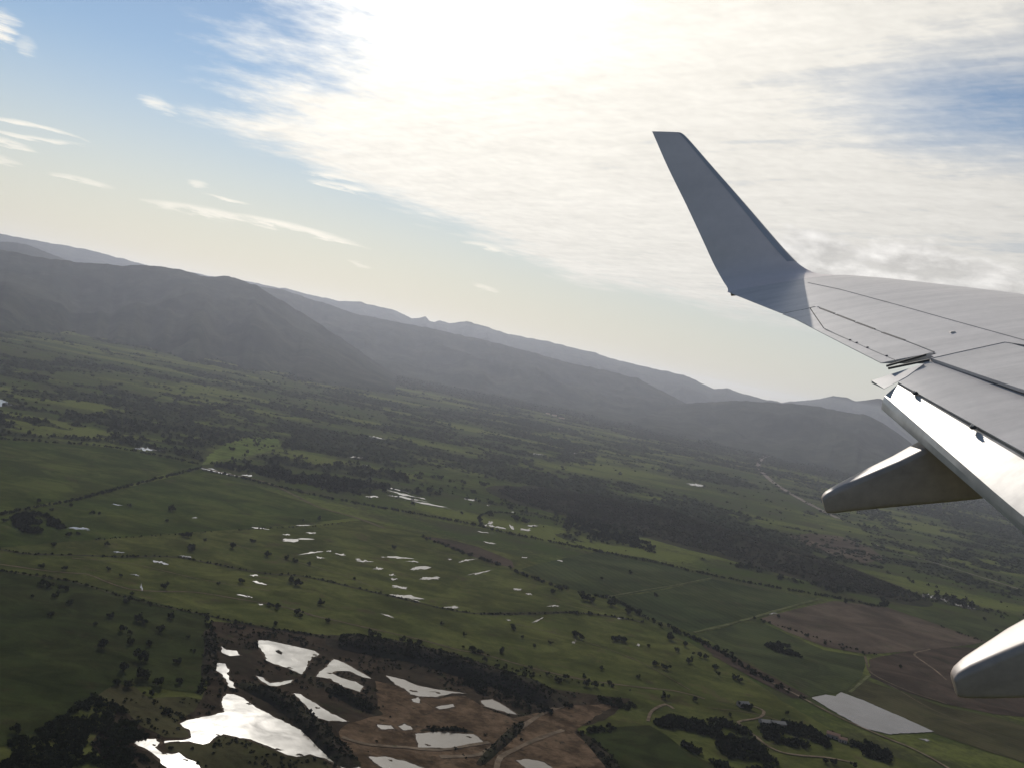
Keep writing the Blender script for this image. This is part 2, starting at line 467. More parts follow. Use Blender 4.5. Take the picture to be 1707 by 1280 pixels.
def ribbon_px(name, pts, width, mat, z, label=None, jit=0.8, step=12.0):
    p = curve_pts([gp(*q) for q in pts], step)
    t = np.gradient(p, axis=0); t /= np.linalg.norm(t, axis=1)[:, None] + 1e-9
    nrm = np.stack([-t[:, 1], t[:, 0]], -1)
    w = width * (0.75 + 0.5 * vnoise(p[:, 0] / 15, p[:, 1] / 15, 5))[:, None] / 2
    p = p + nrm * ((vnoise(p[:, 0] / 30, p[:, 1] / 30, 8) - 0.5) * 2 * jit)[:, None]
    v = np.stack([p - nrm * w, p + nrm * w], 1).reshape(-1, 2)
    v = np.column_stack([v, np.full(len(v), z)])
    me = np_mesh(name, v, grid_faces(len(p), 2)[:, ::-1])
    o = link(name, me, mat); tag(o, label, kind='structure')
    return o


def in_poly(u, v, poly):
    poly = np.asarray(poly); ins = np.zeros(np.shape(u), bool); j = len(poly) - 1
    for i in range(len(poly)):
        (xi, yi), (xj, yj) = poly[i], poly[j]
        ins ^= ((yi > v) != (yj > v)) & (u < (xj - xi) * (v - yi) / (yj - yi + 1e-12) + xi); j = i
    return ins


def line_dist(u, v, pts):
    d = np.full(np.shape(u), 1e9)
    for (x0, y0), (x1, y1) in zip(pts[:-1], pts[1:]):
        L2 = (x1 - x0) ** 2 + (y1 - y0) ** 2
        t = np.clip(((u - x0) * (x1 - x0) + (v - y0) * (y1 - y0)) / L2, 0, 1)
        d = np.minimum(d, np.hypot(u - x0 - t * (x1 - x0), v - y0 - t * (y1 - y0)))
    return d


BELTS = [([(340, 724), (560, 752), (750, 777), (900, 802), (1000, 815)], 11, 0.95), ([(0, 652), (150, 667), (300, 692), (450, 715), (620, 738)], 12, 0.6), ([(20, 612), (130, 602), (250, 640), (400, 652), (560, 682), (720, 704)], 8, 0.5),
                    ([(380, 796), (520, 800), (640, 812), (720, 828)], 11, 0.55), ([(800, 700), (900, 730), (1000, 746), (1150, 742), (1260, 738)], 8, 0.6), ([(900, 852), (960, 882), (1050, 902)], 12, 0.5), ([(-100, 715), (0, 722), (180, 736), (290, 752)], 7, 0.7),
                    ([(180, 695), (330, 735)], 16, 0.6), ([(560, 770), (660, 792), (760, 800)], 8, 0.5), ([(640, 715), (800, 735), (900, 760)], 7, 0.5), ([(1480, 985), (1600, 1012), (1720, 1050)], 9, 0.6), ([(1440, 880), (1560, 930), (1720, 985)], 9, 0.5), ([(1330, 800), (1420, 840), (1500, 880)], 8, 0.4), ([(1580, 860), (1700, 900), (1800, 950)], 26, 0.6)]
CLEARINGS = [([(90, 632), (230, 630)], 9), ([(235, 632), (330, 648), (450, 660), (640, 694)], 6), ([(700, 792), (850, 822), (960, 858)], 18), ([(352, 762), (462, 737)], 12), ([(500, 640), (700, 672), (860, 690)], 5), ([(900, 775), (1100, 800), (1260, 850)], 8),
                ([(1000, 770), (1200, 830), (1400, 890)], 10), ([(400, 600), (560, 632)], 5), ([(1130, 760), (1250, 790), (1330, 850)], 7), ([(770, 850), (880, 872)], 10), ([(1500, 950), (1700, 1010)], 7)]


def wood_density(x_, y_):
    """cover of trees and scrub on the valley floor, 0 to 1, and where it is allowed (beyond the near fields)"""
    u_, v_ = project(x_, y_, 0.0)
    lim = np.interp(u_, [-400, 0, 180, 330, 345, 480, 600, 800, 1000, 1100, 1300, 1480, 1560, 1700, 2000], [725, 728, 740, 768, 782, 806, 835, 880, 922, 940, 985, 1010, 1005, 1040, 1110])
    dl = fbm(x_ / 620, y_ / 260, 501, 4); dm = fbm(x_ / 150, y_ / 95, 502, 4); ds = fbm(x_ / 42, y_ / 36, 503, 3)
    dn = 0.42 * dl + 0.36 * dm + 0.22 * ds
    p = smooth01((dn - 0.505) / 0.055)
    for pts, hw, dd in BELTS:
        p = np.maximum(p, min(1.0, dd * 1.15) * smooth01(1.3 - line_dist(u_, v_, pts) / hw + (dm - 0.5) * 3 + (ds - 0.5) * 2))
    for pts, hw in CLEARINGS:
        p = p * (1 - 0.95 * smooth01(1.5 - line_dist(u_, v_, pts) / hw + (dm - 0.5) * 2))
    p = np.maximum(p, 0.75 * smooth01((np.hypot(x_, y_) - 4900) / 1500 + (dm - 0.5) * 3.0 + (dl - 0.5) * 2.0))      # scrub thickens towards the hills
    return p, v_ < lim - 2


# ------------------------------------------------------------------ the plain
azs = np.concatenate([np.radians(np.arange(-40, 40, 0.13)), np.radians(np.arange(40, 320, 3.0))])
rs = np.concatenate([[2.0], np.geomspace(150, 1400, 14), np.geomspace(1450, 8000, 330), np.geomspace(8500, 23000, 12)])
rr, aa = np.meshgrid(rs, azs, indexing='ij')
v = np.stack([rr * np.sin(aa), rr * np.cos(aa), np.zeros_like(rr)], -1).reshape(-1, 3)
gme = np_mesh('ground', v, grid_faces(len(rs), len(azs), True)[:, ::-1])
gx_, gy_ = v[:, 0], v[:, 1]
vis = (rr.ravel() > 1450) & (rr.ravel() < 8200) & (np.abs(np.degrees(np.arctan2(gx_, gy_))) < 40.1)
cover = np.zeros(len(v), np.float32)
pc, okc = wood_density(gx_[vis], gy_[vis]); cover[vis] = pc * okc
at_ = gme.attributes.new('cover', 'FLOAT', 'POINT'); at_.data.foreach_set('value', cover)
gnd = link('ground', gme, 'plain')
tag(gnd, 'broad green valley plain with pasture and scrub', kind='structure')

# ------------------------------------------------------------------ mountain ranges: crest lines at their own distance
def mountain(name, crest_px, D, Wn, Wf, label, seed, a_lo, a_hi, spur=0.28):
    ca = np.array([(azel(*p)[0], math.tan(R(azel(*p)[1]))) for p in crest_px]); ca = ca[np.argsort(ca[:, 0])]
    A = np.arange(a_lo, a_hi, 0.075)
    tan_e = np.interp(A, ca[:, 0], ca[:, 1])
    zc = H + D * tan_e
    # beyond the traced stretch the range runs on with its own ups and downs
    for side, a_edge, z_edge in ((A < ca[0, 0], ca[0, 0], H + D * ca[0, 1]), (A > ca[-1, 0], ca[-1, 0], H + D * ca[-1, 1])):
        k = np.abs(A - a_edge)
        zc = np.where(side, z_edge + (fbm(A * 0.25, A * 0 + seed, seed, 4) - 0.5) * 220 * np.clip(k / 6, 0, 1), zc)
    zc = np.maximum(zc + (fbm(A * 2.6, A * 0 + 3.3, seed + 5, 4) - 0.5) * D * 0.0022, -6)
    T = np.concatenate([np.linspace(1.25, 0.0, 74) ** 1.0, -np.linspace(0, 1, 14)[1:]])      # 1 foot, 0 crest, -1 back foot
    tt, az_ = np.meshgrid(T, A, indexing='ij'); zz_ = np.broadcast_to(zc, tt.shape)
    Wv = Wn * (0.72 + 0.56 * fbm(az_ * 0.55, az_ * 0 + seed, seed + 21, 4))
    r_ = np.where(tt >= 0, D - tt * Wv, D - tt * Wf)
    x_, y_ = r_ * np.sin(np.radians(az_)), r_ * np.cos(np.radians(az_))
    sp_ = 1 - np.abs(2 * fbm(x_ / 900, y_ / 1500, seed + 9, 5) - 1) * 2.0          # ridged: spurs and gullies
    small_ = fbm(x_ / 180, y_ / 220, seed + 3, 4) - 0.5
    lean = np.clip(tt + spur * 1.1 * (0.5 - sp_) * np.sin(np.clip(tt, 0, 1) * math.pi), -1, 1.3)
    prof = np.where(lean >= 0, (1 - np.clip(lean, 0, 1)) ** 1.35, (1 + lean))
    prof = prof * (1 - 0.0 * tt)
    z_ = zz_ * prof + small_ * 38 * np.sin(np.clip(tt, 0, 1) * math.pi) * np.clip(zz_ / 150, 0, 1)
    z_ = np.where(tt > 0.98, np.minimum(z_, -3), z_)
    z_ = np.where(tt <= -0.999, -5, z_)
    f = grid_faces(*tt.shape)
    o = link(name, np_mesh(name, np.stack([x_, y_, z_], -1).reshape(-1, 3), f), 'mountain', smooth=True)
    tag(o, label, kind='structure')
    return o


R1 = [(-260, 372), (-120, 392), (0, 408), (50, 411), (100, 424), (150, 433), (205, 441), (300, 462), (420, 500)]
R2 = [(-300, 345), (-180, 372), (-80, 398), (0, 416), (60, 428), (120, 436), (200, 443), (260, 443), (300, 450), (345, 462), (380, 460), (425, 475),
      (470, 502), (520, 532), (570, 565), (620, 600), (680, 640), (760, 690)]
R3 = [(250, 460), (420, 475), (470, 483), (520, 499), (600, 525), (723, 549), (846, 576), (949, 605), (1010, 617), (1063, 631), (1117, 658), (1174, 687), (1207, 705), (1240, 723), (1300, 760)]
R4 = [(300, 452), (420, 471), (470, 480), (520, 492), (560, 501), (600, 504), (653, 516), (686, 531), (700, 530), (709, 527), (717, 535), (725, 537), (733, 534), (748, 539), (778, 536), (805, 543), (846, 557), (908, 568), (990, 588), (1035, 602), (1092, 615), (1141, 625), (1190, 648), (1211, 647), (1240, 656), (1273, 666), (1297, 669), (1400, 710), (1500, 745)]
R5 = [(1060, 680), (1120, 674), (1166, 671), (1228, 667), (1290, 671), (1344, 674), (1373, 679), (1414, 688), (1439, 690), (1468, 702), (1493, 719), (1518, 737), (1580, 775), (1660, 800), (1800, 815)]
R6 = [(1200, 690), (1260, 672), (1327, 669), (1364, 665), (1389, 660), (1414, 663), (1427, 669), (1439, 667), (1468, 664), (1520, 690), (1600, 705), (1707, 720), (1900, 765)]
mountain('mountain', R1, 17500, 4200, 2500, 'pale farthest ridge beyond the dark left-hand hills', 11, -75, -12)
mountain('mountain', R4, 14500, 4200, 2500, 'long hazy far range with small rocky knobs on its crest', 23, -40, 26)
mountain('mountain', R6, 16000, 4000, 2500, 'pale bumpy far range showing just beside the wing flap', 37, 8, 75)
mountain('mountain', R3, 9800, 2300, 2200, 'grey wooded range descending to the right in the middle distance', 41, -30, 22)
mountain('mountain', R5, 9000, 2100, 2200, 'rounded wooded hill behind the curving road', 53, 5, 75)
mountain('mountain', R2, 7100, 2000, 1900, 'dark wooded range on the left with a long spur', 67, -75, 4)
# the ring of hills goes on behind the aircraft
back = [(-180, 0)]
A = np.arange(70, 291, 0.8)
T = np.concatenate([np.linspace(1, 0, 26), -np.linspace(0, 1, 8)[1:]])
tt, az_ = np.meshgrid(T, A, indexing='ij')
r_ = np.where(tt >= 0, 12000 - tt * 2600, 12000 - tt * 2500)
x_, y_ = r_ * np.sin(np.radians(az_)), r_ * np.cos(np.radians(az_))
z_ = (260 + 240 * (fbm(az_ * 0.12, az_ * 0, 5, 5) - 0.3)) * (1 - np.abs(tt)) ** 1.2 + 60 * (fbm(x_ / 500, y_ / 500, 8) - 0.5) - 6
z_ = np.where(np.abs(tt) > 0.97, -5, np.minimum(z_, 400))
o = link('mountain', np_mesh('mountain', np.stack([x_, y_, z_], -1).reshape(-1, 3), grid_faces(*tt.shape)), 'mountain', smooth=True)
tag(o, 'range of wooded hills closing the valley on its other side', kind='structure')

# ------------------------------------------------------------------ low scrub hill in the plain
HILL = [(930, 838, 10, 130), (1010, 850, 22, 150), (1090, 868, 28, 150), (1170, 893, 27, 140), (1250, 915, 24, 130), (1330, 940, 20, 115), (1410, 965, 14, 95), (1470, 985, 7, 75)]
hill_c = [(gp(a, b_), h_, s_) for a, b_, h_, s_ in HILL]


def hill_z(x_, y_):
    z0 = np.zeros_like(np.asarray(x_, float))
    for c_, h_, s_ in hill_c:
        d2 = ((x_ - c_[0]) ** 2 + (y_ - c_[1]) ** 2) / (s_ * s_)
        z0 = np.maximum(z0, h_ * np.exp(-d2 * 0.9)) + 0.12 * h_ * np.exp(-d2 * 2)
    return z0 * (0.75 + 0.5 * fbm(x_ / 120, y_ / 120, 77, 4))


hx = np.linspace(-150, 1500, 150); hy = np.linspace(1500, 3150, 150)
hx_, hy_ = np.meshgrid(hx, hy, indexing='ij')
hz_ = hill_z(hx_, hy_)
keep = hz_ > 1.2
hf = grid_faces(150, 150)[:, ::-1]
kf = keep.ravel()[hf].any(axis=1); hf = hf[kf]
o = link('scrub_hill', np_mesh('scrub_hill', np.stack([hx_, hy_, hz_ - 1.4], -1).reshape(-1, 3), hf[:, ::-1]), 'hillscrub', smooth=True)
tag(o, 'low brown scrub-covered hill in the middle of the plain', kind='structure')
bm = bmesh.new(); bm.from_mesh(o.data)
bmesh.ops.delete(bm, geom=[q for q in bm.verts if not q.link_faces], context='VERTS')
bmesh.ops.recalc_face_normals(bm, faces=bm.faces[:])
if sum(f_.normal.z for f_ in bm.faces) < 0: bmesh.ops.reverse_faces(bm, faces=bm.faces[:])
bm.to_mesh(o.data); bm.free()

# ------------------------------------------------------------------ fields, traced in photograph pixels
def z7(a, b_): return 800 + a / 2.13375, 1000 + b_ / 2.13375
def z5(a, b_): return a / 2.7825, 820 + b_ / 2.7825
def z6(a, b_): return 200 + a / 2.4386, 1000 + b_ / 2.4386
def z8(a, b_): return 300 + a / 2.13375, 700 + b_ / 2.13375
def z3(a, b_): return 1000 + a / 2.4144, 640 + b_ / 2.4144
def zz4(a, b_): return a / 1.985, 380 + b_ / 1.985


FIELDS = [
    ('meadow', 0.20, 6, [(-400, 900), (-100, 885), (150, 885), (430, 882), (610, 866), (860, 925), (960, 965), (1040, 1015), (1080, 1035), (1180, 1088), (1235, 1120), (1300, 1165), (1420, 1235), (1600, 1300), (1750, 1420), (-500, 1420)],
     'wide green meadow dotted with puddles across the middle'),
    ('pasture', 0.5, 3, [(-300, 925), (-60, 905), (0, 862), (110, 836), (200, 815), (338, 783), (480, 828), (590, 863), (430, 880), (300, 888), (150, 900), (0, 912)],
     'smooth green pasture below the farm track junction'),
    ('pasture', 0.5, 3, [(-300, 730), (0, 732), (90, 738), (180, 746), (270, 762), (328, 774), (200, 812), (100, 834), (0, 855), (-300, 905)],
     'green pasture with scattered trees at the far left'),
    ('bright_grass', 0.5, 6, [(338, 775), (352, 755), (380, 737), (420, 727), (462, 731), (468, 742), (448, 752), (400, 765), (352, 773)],
     'small bright yellow-green clearing beside the farm track'),
    ('lush', 0.5, 4, [(-300, 960), (0, 950), (120, 968), (190, 985), (262, 1005), (342, 1025), (350, 1080), (345, 1120), (325, 1155), (250, 1145), (190, 1142), (160, 1165), (110, 1205), (40, 1238), (-60, 1250), (-350, 1330)],
     'deep green pasture in the lower left corner'),
    ('tilth', 0.45, 2, [z8(860, 412), z8(960, 425), z8(1060, 450), z8(1180, 500), z8(1190, 525), z8(1110, 508), z8(980, 462)], 'narrow dark ploughed strip beside the boundary hedge'),
    ('vine', 0.45, 2, [(868, 948), (905, 938), (1000, 918), (1080, 930), (1186, 963), (1100, 982), (1005, 996), (930, 975)], 'dull green field bordered by the pale grass track'),
    ('vine', 0.5, 2, [(1010, 999), (1100, 984), (1188, 965), (1280, 984), (1372, 998), (1300, 1016), (1220, 1037), (1156, 1054), (1085, 1030)], 'dark green square field between two pale tracks'),
    ('plough', 0.45, 2, [(1268, 1030), (1330, 1014), (1390, 1001), (1480, 1012), (1560, 1040), (1645, 1070), (1560, 1082), (1445, 1090), (1375, 1078), (1310, 1052)], 'large brown ploughed field right of the pale track'),
    ('crop', 0.55, 2, [(1164, 1057), (1215, 1043), (1262, 1033), (1310, 1056), (1372, 1083), (1445, 1095), (1436, 1128), (1408, 1152), (1352, 1160), (1300, 1130), (1230, 1092)], 'green-brown crop field above the rectangular reservoir'),
    ('tilth', 0.5, 3, [(1448, 1098), (1530, 1082), (1600, 1078), (1700, 1085), (1800, 1110), (1760, 1200), (1660, 1190), (1570, 1172), (1500, 1150), (1450, 1128)], 'dark bare soil with winding tracks below the ploughed field'),
    ('olive', 0.6, 2, [(1412, 1154), (1438, 1132), (1500, 1153), (1570, 1177), (1660, 1196), (1800, 1240), (1800, 1300), (1640, 1250), (1558, 1222), (1480, 1185)], 'olive-brown stubble field beside the rectangular reservoir'),
    ('tilth', 0.6, 2, [(1160, 1064), (1228, 1096), (1300, 1134), (1350, 1162), (1320, 1163), (1240, 1122), (1190, 1094)], 'long dark ploughed wedge along the diagonal hedge'),
    ('plough', 0.45, 3, [(1316, 893), (1350, 888), (1400, 893), (1450, 912), (1478, 932), (1440, 938), (1390, 925), (1345, 908)], 'pinkish brown field at the foot of the scrub hill'),
    ('crop', 0.35, 3, [(1485, 1010), (1560, 1018), (1640, 1032), (1800, 1070), (1800, 1100), (1660, 1072), (1560, 1038)], 'green field behind the ploughed field'),
    ('pasture', 0.35, 8, [(690, 785), (760, 788), (840, 800), (920, 825), (985, 855), (930, 862), (880, 850), (800, 835), (720, 812)], 'green clearing with scattered trees amid the woodland belts'),
    ('darkearth', 0.5, 3, [(352, 1035), (440, 1045), (560, 1062), (700, 1080), (820, 1110), (930, 1150), (1050, 1165), (1010, 1200), (960, 1215), (1000, 1262), (1040, 1300), (560, 1330), (430, 1300), (200, 1300), (150, 1240), (210, 1165), (335, 1165), (352, 1120), (358, 1080)],
     'dark muddy ground of the flooded quarry'),
    ('quarry', 0.62, 4, [z6(1040, 330), z6(1110, 345), z6(1200, 395), z6(1290, 400), z6(1400, 390), z6(1480, 440), z6(1600, 480), z6(1707, 460), z6(1800, 430), z6(2020, 420), z6(1900, 500), z6(1850, 540), z6(1960, 640), z6(2020, 760), z6(900, 800), z6(960, 640), z6(880, 540), z6(930, 500), z6(1060, 470), z6(1040, 400)],
     'brown bare earth floor of the quarry'),
    ('lush', 0.7, 3, [z7(370, 470), z7(440, 455), z7(600, 445), z7(660, 480), z7(720, 530), z7(860, 600), z7(860, 800), z7(620, 800), z7(470, 590), z7(400, 520)], 'green grass slope between the quarry and the copse'),
    ('olive', 0.7, 3, [z5(440, 950), z5(540, 890), z5(620, 905), z5(700, 960), z5(860, 950), z5(930, 960), z5(900, 1020), z5(835, 1065), z5(875, 1115), z5(870, 1145), z5(760, 1140), z5(660, 1090), z5(560, 1000)], 'olive grass bank above the bright pond'),
    ('olive', 0.7, 3, [z5(760, 1170), z5(880, 1162), z5(960, 1168), z5(1040, 1132), z5(1160, 1154), z5(1240, 1184), z5(1330, 1226), z5(1370, 1236), z5(1430, 1224), z5(1500, 1245), z5(1600, 1330), z5(960, 1330), z5(900, 1245), z5(850, 1215), z5(770, 1205)], 'mossy green bank in front of the bright pond'),
]
for mat, z, rag, pts, lab in FIELDS:
    sheet_px('field' if mat not in ('darkearth', 'quarry') else 'quarry_floor', pts, mat, z, rag, lab)

# ------------------------------------------------------------------ water
POND = [
    ('water', [z5(*p) for p in [(835, 1075), (870, 1062), (920, 1050), (980, 1040), (1045, 1022), (1030, 990), (1032, 950), (1050, 940), (1080, 942), (1120, 955), (1170, 990), (1230, 1025), (1300, 1060), (1400, 1110), (1500, 1180), (1586, 1240), (1700, 1300), (1600, 1300), (1560, 1262), (1500, 1235), (1430, 1220), (1370, 1232), (1330, 1222), (1240, 1180), (1160, 1150), (1040, 1128), (1000, 1135), (975, 1160), (940, 1172), (880, 1160), (820, 1160), (760, 1168), (760, 1160), (860, 1152), (885, 1140), (880, 1110), (850, 1090)]],
     'large dazzling pond shaped like a long wedge'),
    ('water', [z5(*p) for p in [(610, 1156), (660, 1160), (680, 1148), (722, 1150), (737, 1168), (720, 1188), (755, 1215), (800, 1218), (830, 1210), (862, 1238), (905, 1258), (940, 1290), (800, 1300), (755, 1268), (740, 1240), (700, 1205), (668, 1190), (640, 1180)]],
     'dazzling ragged pond at the bottom edge left of the grassy bank'),
    ('water', [z5(*p) for p in [(1200, 690), (1240, 690), (1330, 710), (1400, 725), (1460, 740), (1482, 755), (1450, 770), (1432, 790), (1420, 815), (1400, 848), (1370, 835), (1340, 820), (1290, 805), (1240, 785), (1225, 755), (1200, 720)]],
     'white pond with a tiny islet near the top of the quarry'),
    ('water', [z6(*p) for p in [(870, 242), (910, 255), (960, 285), (1022, 322), (985, 315), (930, 290), (880, 290), (860, 300), (900, 320), (960, 335), (988, 352), (975, 376), (910, 355), (850, 320), (795, 314), (820, 285), (845, 265)]],
     'hook-shaped white pond right of the islet pond'),
    ('water', [z6(*p) for p in [(390, 256), (425, 262), (441, 285), (436, 305), (440, 318), (455, 335), (468, 362), (444, 358), (425, 318), (405, 300), (386, 285)]],
     'small glaring pool beside the corner of the green pasture'),
    ('watermud', [z6(*p) for p in [(408, 190), (430, 205), (470, 208), (486, 226), (450, 229), (415, 215)]], 'small dull pool above the glaring pool'),
    ('water', [z6(*p) for p in [(703, 380), (730, 385), (790, 420), (860, 465), (927, 495), (850, 494), (805, 482), (770, 450), (740, 415)]], 'narrow leaf-shaped pond beyond the dark bank'),
    ('watermud', [z6(*p) for p in [(1080, 308), (1150, 325), (1210, 350), (1290, 365), (1410, 382), (1350, 380), (1285, 396), (1210, 392), (1180, 385), (1160, 365), (1120, 345)]], 'shallow grey pond along the foot of the long dark bank'),
    ('watermud', [z6(*p) for p in [(1200, 548), (1290, 538), (1440, 548), (1476, 578), (1430, 590), (1320, 605), (1212, 601), (1208, 575)]], 'grey pond with flat top edge on the brown quarry floor'),
    ('watermud', [z6(*p) for p in [(1465, 410), (1510, 405), (1560, 430), (1612, 466), (1580, 463), (1480, 432)]], 'dull sliver of water at the end of the dark bank'),
    ('watermud', [z6(*p) for p in [(1010, 640), (1080, 640), (1150, 655), (1220, 680), (1290, 710), (1120, 715), (1060, 680)]], 'pale shallow pond at the bottom edge of the quarry'),
    ('watermud', [z6(*p) for p in [(1610, 655), (1660, 648), (1720, 660), (1770, 690), (1650, 686)]], 'small pale pool at the bottom edge beside the quarry track'),
    ('watermud', [z6(*p) for p in [(1043, 508), (1100, 512), (1112, 525), (1060, 528)]], 'left one of two little pools above the grey quarry pond'),
    ('watermud', [z6(*p) for p in [(1130, 515), (1160, 505), (1192, 528), (1150, 530)]], 'right one of two little pools above the grey quarry pond'),
    ('water', [z6(*p) for p in [(550, 308), (580, 318), (610, 340), (660, 334), (705, 326), (690, 338), (640, 352), (604, 350), (575, 330)]], 'thin forked pool below the islet pond'),
    ('watermud', [z6(*p) for p in [(1185, 405), (1215, 398), (1218, 420), (1195, 416)]], 'tiny pool on the brown quarry floor'),
    ('watermud', [z6(*p) for p in [(1280, 436), (1350, 425), (1360, 436), (1300, 446)]], 'thin pool in the dark hollow of the quarry floor'),
    ('watermud', [(1352, 1163), (1376, 1158), (1392, 1160), (1402, 1154), (1440, 1168), (1500, 1194), (1557, 1220), (1482, 1224), (1440, 1214), (1400, 1192)], 'rectangular grey reservoir among the fields'),
    ('puddle', [(-60, 655), (-5, 664), (12, 670), (20, 676), (0, 678), (-40, 672)], 'far pond cut by the left edge of the view'),
]
MAT['wetmud'] = land_mat('wetmud', (0.050, 0.038, 0.027), (0.075, 0.056, 0.040), (0.030, 0.028, 0.016), 1 / 18, 1 / 4, 0.8)


def grow(pts, d):
    """outline moved outwards on the ground by d metres, back in pixels"""
    g = np.array([gp(*p) for p in pts]); n = len(g)
    area = sum(g[i][0] * g[(i + 1) % n][1] - g[(i + 1) % n][0] * g[i][1] for i in range(n))
    out = []
    for i in range(n):
        t = g[(i + 1) % n] - g[i - 1]; t = t / (np.linalg.norm(t) + 1e-9)
        nr_ = np.array([t[1], -t[0]]) * (1 if area > 0 else -1)
        q = g[i] + nr_ * d
        uu, vv = project(np.array([q[0]]), np.array([q[1]]), 0.0); out.append((float(uu[0]), float(vv[0])))
    return out


for mat, pts, lab in POND[:17]:
    sheet_px('shore', grow(pts, 2.2), 'wetmud', 0.74, 3.0, 'bare wet mud round the ' + lab, step=2.5)
for mat, pts, lab in POND:
    sheet_px('pond', pts, mat, 0.85, 1.9 if mat != 'puddle' else 3, lab, step=2.5)
# islet
sheet_px('islet', [z5(1275, 738), z5(1292, 735), z5(1312, 748), z5(1305, 756), z5(1285, 748)], 'bank', 1.1, 0.6, 'tiny dark islet in the white quarry pond')

SHOALS = [z5(1452, 770) + (9, 3), z5(1440, 790) + (8, 4), z5(1462, 758) + (7, 2), z5(1345, 818) + (9, 2), z5(1228, 772) + (6, 3), z5(1150, 985) + (8, 2.5), z5(1395, 1222) + (14, 2.5), z5(1290, 1196) + (11, 2.5),
          z5(1010, 1130) + (8, 2), z5(715, 1178) + (6, 3), z5(765, 1216) + (8, 2.5), z5(860, 1246) + (7, 2.5), z5(1480, 1176) + (12, 2), z6(905, 300) + (9, 2.5), z6(950, 318) + (12, 2), z6(850, 300) + (6, 2), z6(800, 440) + (7, 2),
          z6(1190, 372) + (9, 2), z6(1290, 378) + (12, 1.6), z6(1250, 592) + (10, 2), z6(1420, 560) + (9, 1.8), z6(1100, 655) + (10, 2)]
for u, v_, w_, h_ in SHOALS:
    ph = random.random() * 50; an_ = np.linspace(0, 2 * math.pi, 26, endpoint=False)
    kk = np.exp((fbm(np.cos(an_) * 1.6 + ph, np.sin(an_) * 1.6, 14, 4) - 0.5) * 2.6)
    o = sheet_px('mud_shoal', [(u + w_ * 0.5 * k_ * math.cos(t_), v_ + h_ * 0.5 * k_ * math.sin(t_) + w_ * 0.12 * math.cos(t_)) for t_, k_ in zip(an_, kk)], 'wetmud', 0.95, 0.0, 'dark shoal of mud breaking the surface of a quarry pond', step=30)
    o['group'] = 'mud shoals in the quarry ponds'


def puddle(u, v, w, h, tilt=0.0):
    """ragged film of water: a lobed outline, thin where the ground rises"""
    n = 34; pts = []
    ph = random.random() * 50
    aa_ = np.linspace(0, 2 * math.pi, n, endpoint=False)
    k = np.exp((fbm(np.cos(aa_) * 1.5 + ph, np.sin(aa_) * 1.5, 12, 4) - 0.5) * 3.0)
    off = (fbm(np.cos(aa_) * 1.2 + 2 * np.cos(aa_) + ph, aa_ * 0 + ph, 19, 3) - 0.5) * h * 1.3      # wandering midline
    for a_, kk, oo in zip(aa_, k, off):
        du = w * 0.50 * kk * math.cos(a_)
        pts.append((u + du, v + h * 0.30 * kk * math.sin(a_) + oo * 0.7 + du * tilt))
    o = sheet_px('puddle', pts, 'puddle', 0.7, 0.0, 'thin sheet of floodwater shining in the valley pasture', step=60)
    o['group'] = 'floodwater puddles in the pasture'
    return o


P8 = [(620, 132, 28, 9, 0), (150, 188, 100, 11, .22), (240, 198, 32, 8, .1), (770, 246, 90, 7, .3), (800, 266, 80, 9, .2), (820, 280, 90, 9, .2), (890, 300, 110, 6, .2),
      (690, 273, 36, 8, 0), (1128, 381, 60, 9, .15), (1104, 368, 12, 16, .2), (1085, 376, 18, 9, 0), (1180, 386, 12, 22, .3), (1228, 393, 27, 13, 0), (1260, 377, 28, 7, 0), (1090, 400, 45, 5, .1),
      (400, 426, 68, 13, -.02), (465, 402, 22, 7, 0), (382, 408, 16, 6, 0), (475, 472, 66, 7, -.15), (500, 490, 18, 6, 0), (532, 466, 16, 6, 0), (565, 477, 40, 7, .15), (660, 503, 50, 8, .1), (635, 496, 16, 6, 0),
      (750, 488, 82, 8, .06), (830, 503, 35, 8, 0), (848, 528, 60, 14, -.05), (708, 529, 26, 10, 0), (755, 552, 20, 6, 0), (763, 565, 24, 9, 0), (790, 595, 46, 9, .1), (880, 562, 48, 11, -.05), (792, 629, 82, 16, .15),
      (980, 667, 40, 13, 0), (1017, 500, 42, 8, -.15), (1070, 542, 86, 8, -.22), (1200, 602, 24, 8, 0), (1243, 620, 20, 8, 0), (1330, 661, 36, 9, -.1), (1272, 713, 24, 9, -.5), (1400, 790, 14, 16, -.5), (1630, 800, 12, 14, 0),
      (268, 553, 24, 8, 0), (282, 580, 46, 10, .2), (240, 628, 36, 6, .2), (435, 375, 30, 4, 0), (1350, 500, 30, 5, .1), (15, 485, 36, 6, .1), (1030, 285, 28, 8, .1), (1095, 303, 12, 6, 0), (1185, 327, 10, 7, 0),
      (1410, 118, 26, 5, .1), (1275, 122, 34, 6, .15), (700, 62, 46, 5, .2), (290, 386, 40, 5, .1), (960, 495, 16, 6, 0), (1570, 705, 20, 6, 0), (1100, 437, 40, 7, .1), (735, 695, 40, 5, .3), (665, 162, 30, 5, .2), (1225, 490, 16, 5, 0), (1170, 712, 12, 5, 0)]
for a, b_, w_, h_, t_ in P8:
    u, v_ = z8(a, b_); puddle(u, v_, w_ / 2.13, h_ / 2.13, t_)
for a, b_, w_, h_, t_ in [(380, 170, 86, 18, .1), (550, 280, 50, 8, .1), (745, 328, 46, 13, .15), (630, 385, 24, 9, .1), (860, 298, 42, 6, .1), (1145, 485, 52, 9, .2), (1210, 523, 30, 7, .1), (655, 440, 12, 40, .0), (545, 60, 40, 6, .2), (905, 120, 20, 5, 0)]:
    u, v_ = z5(a, b_); puddle(u, v_, w_ / 2.78, h_ / 2.78, t_)
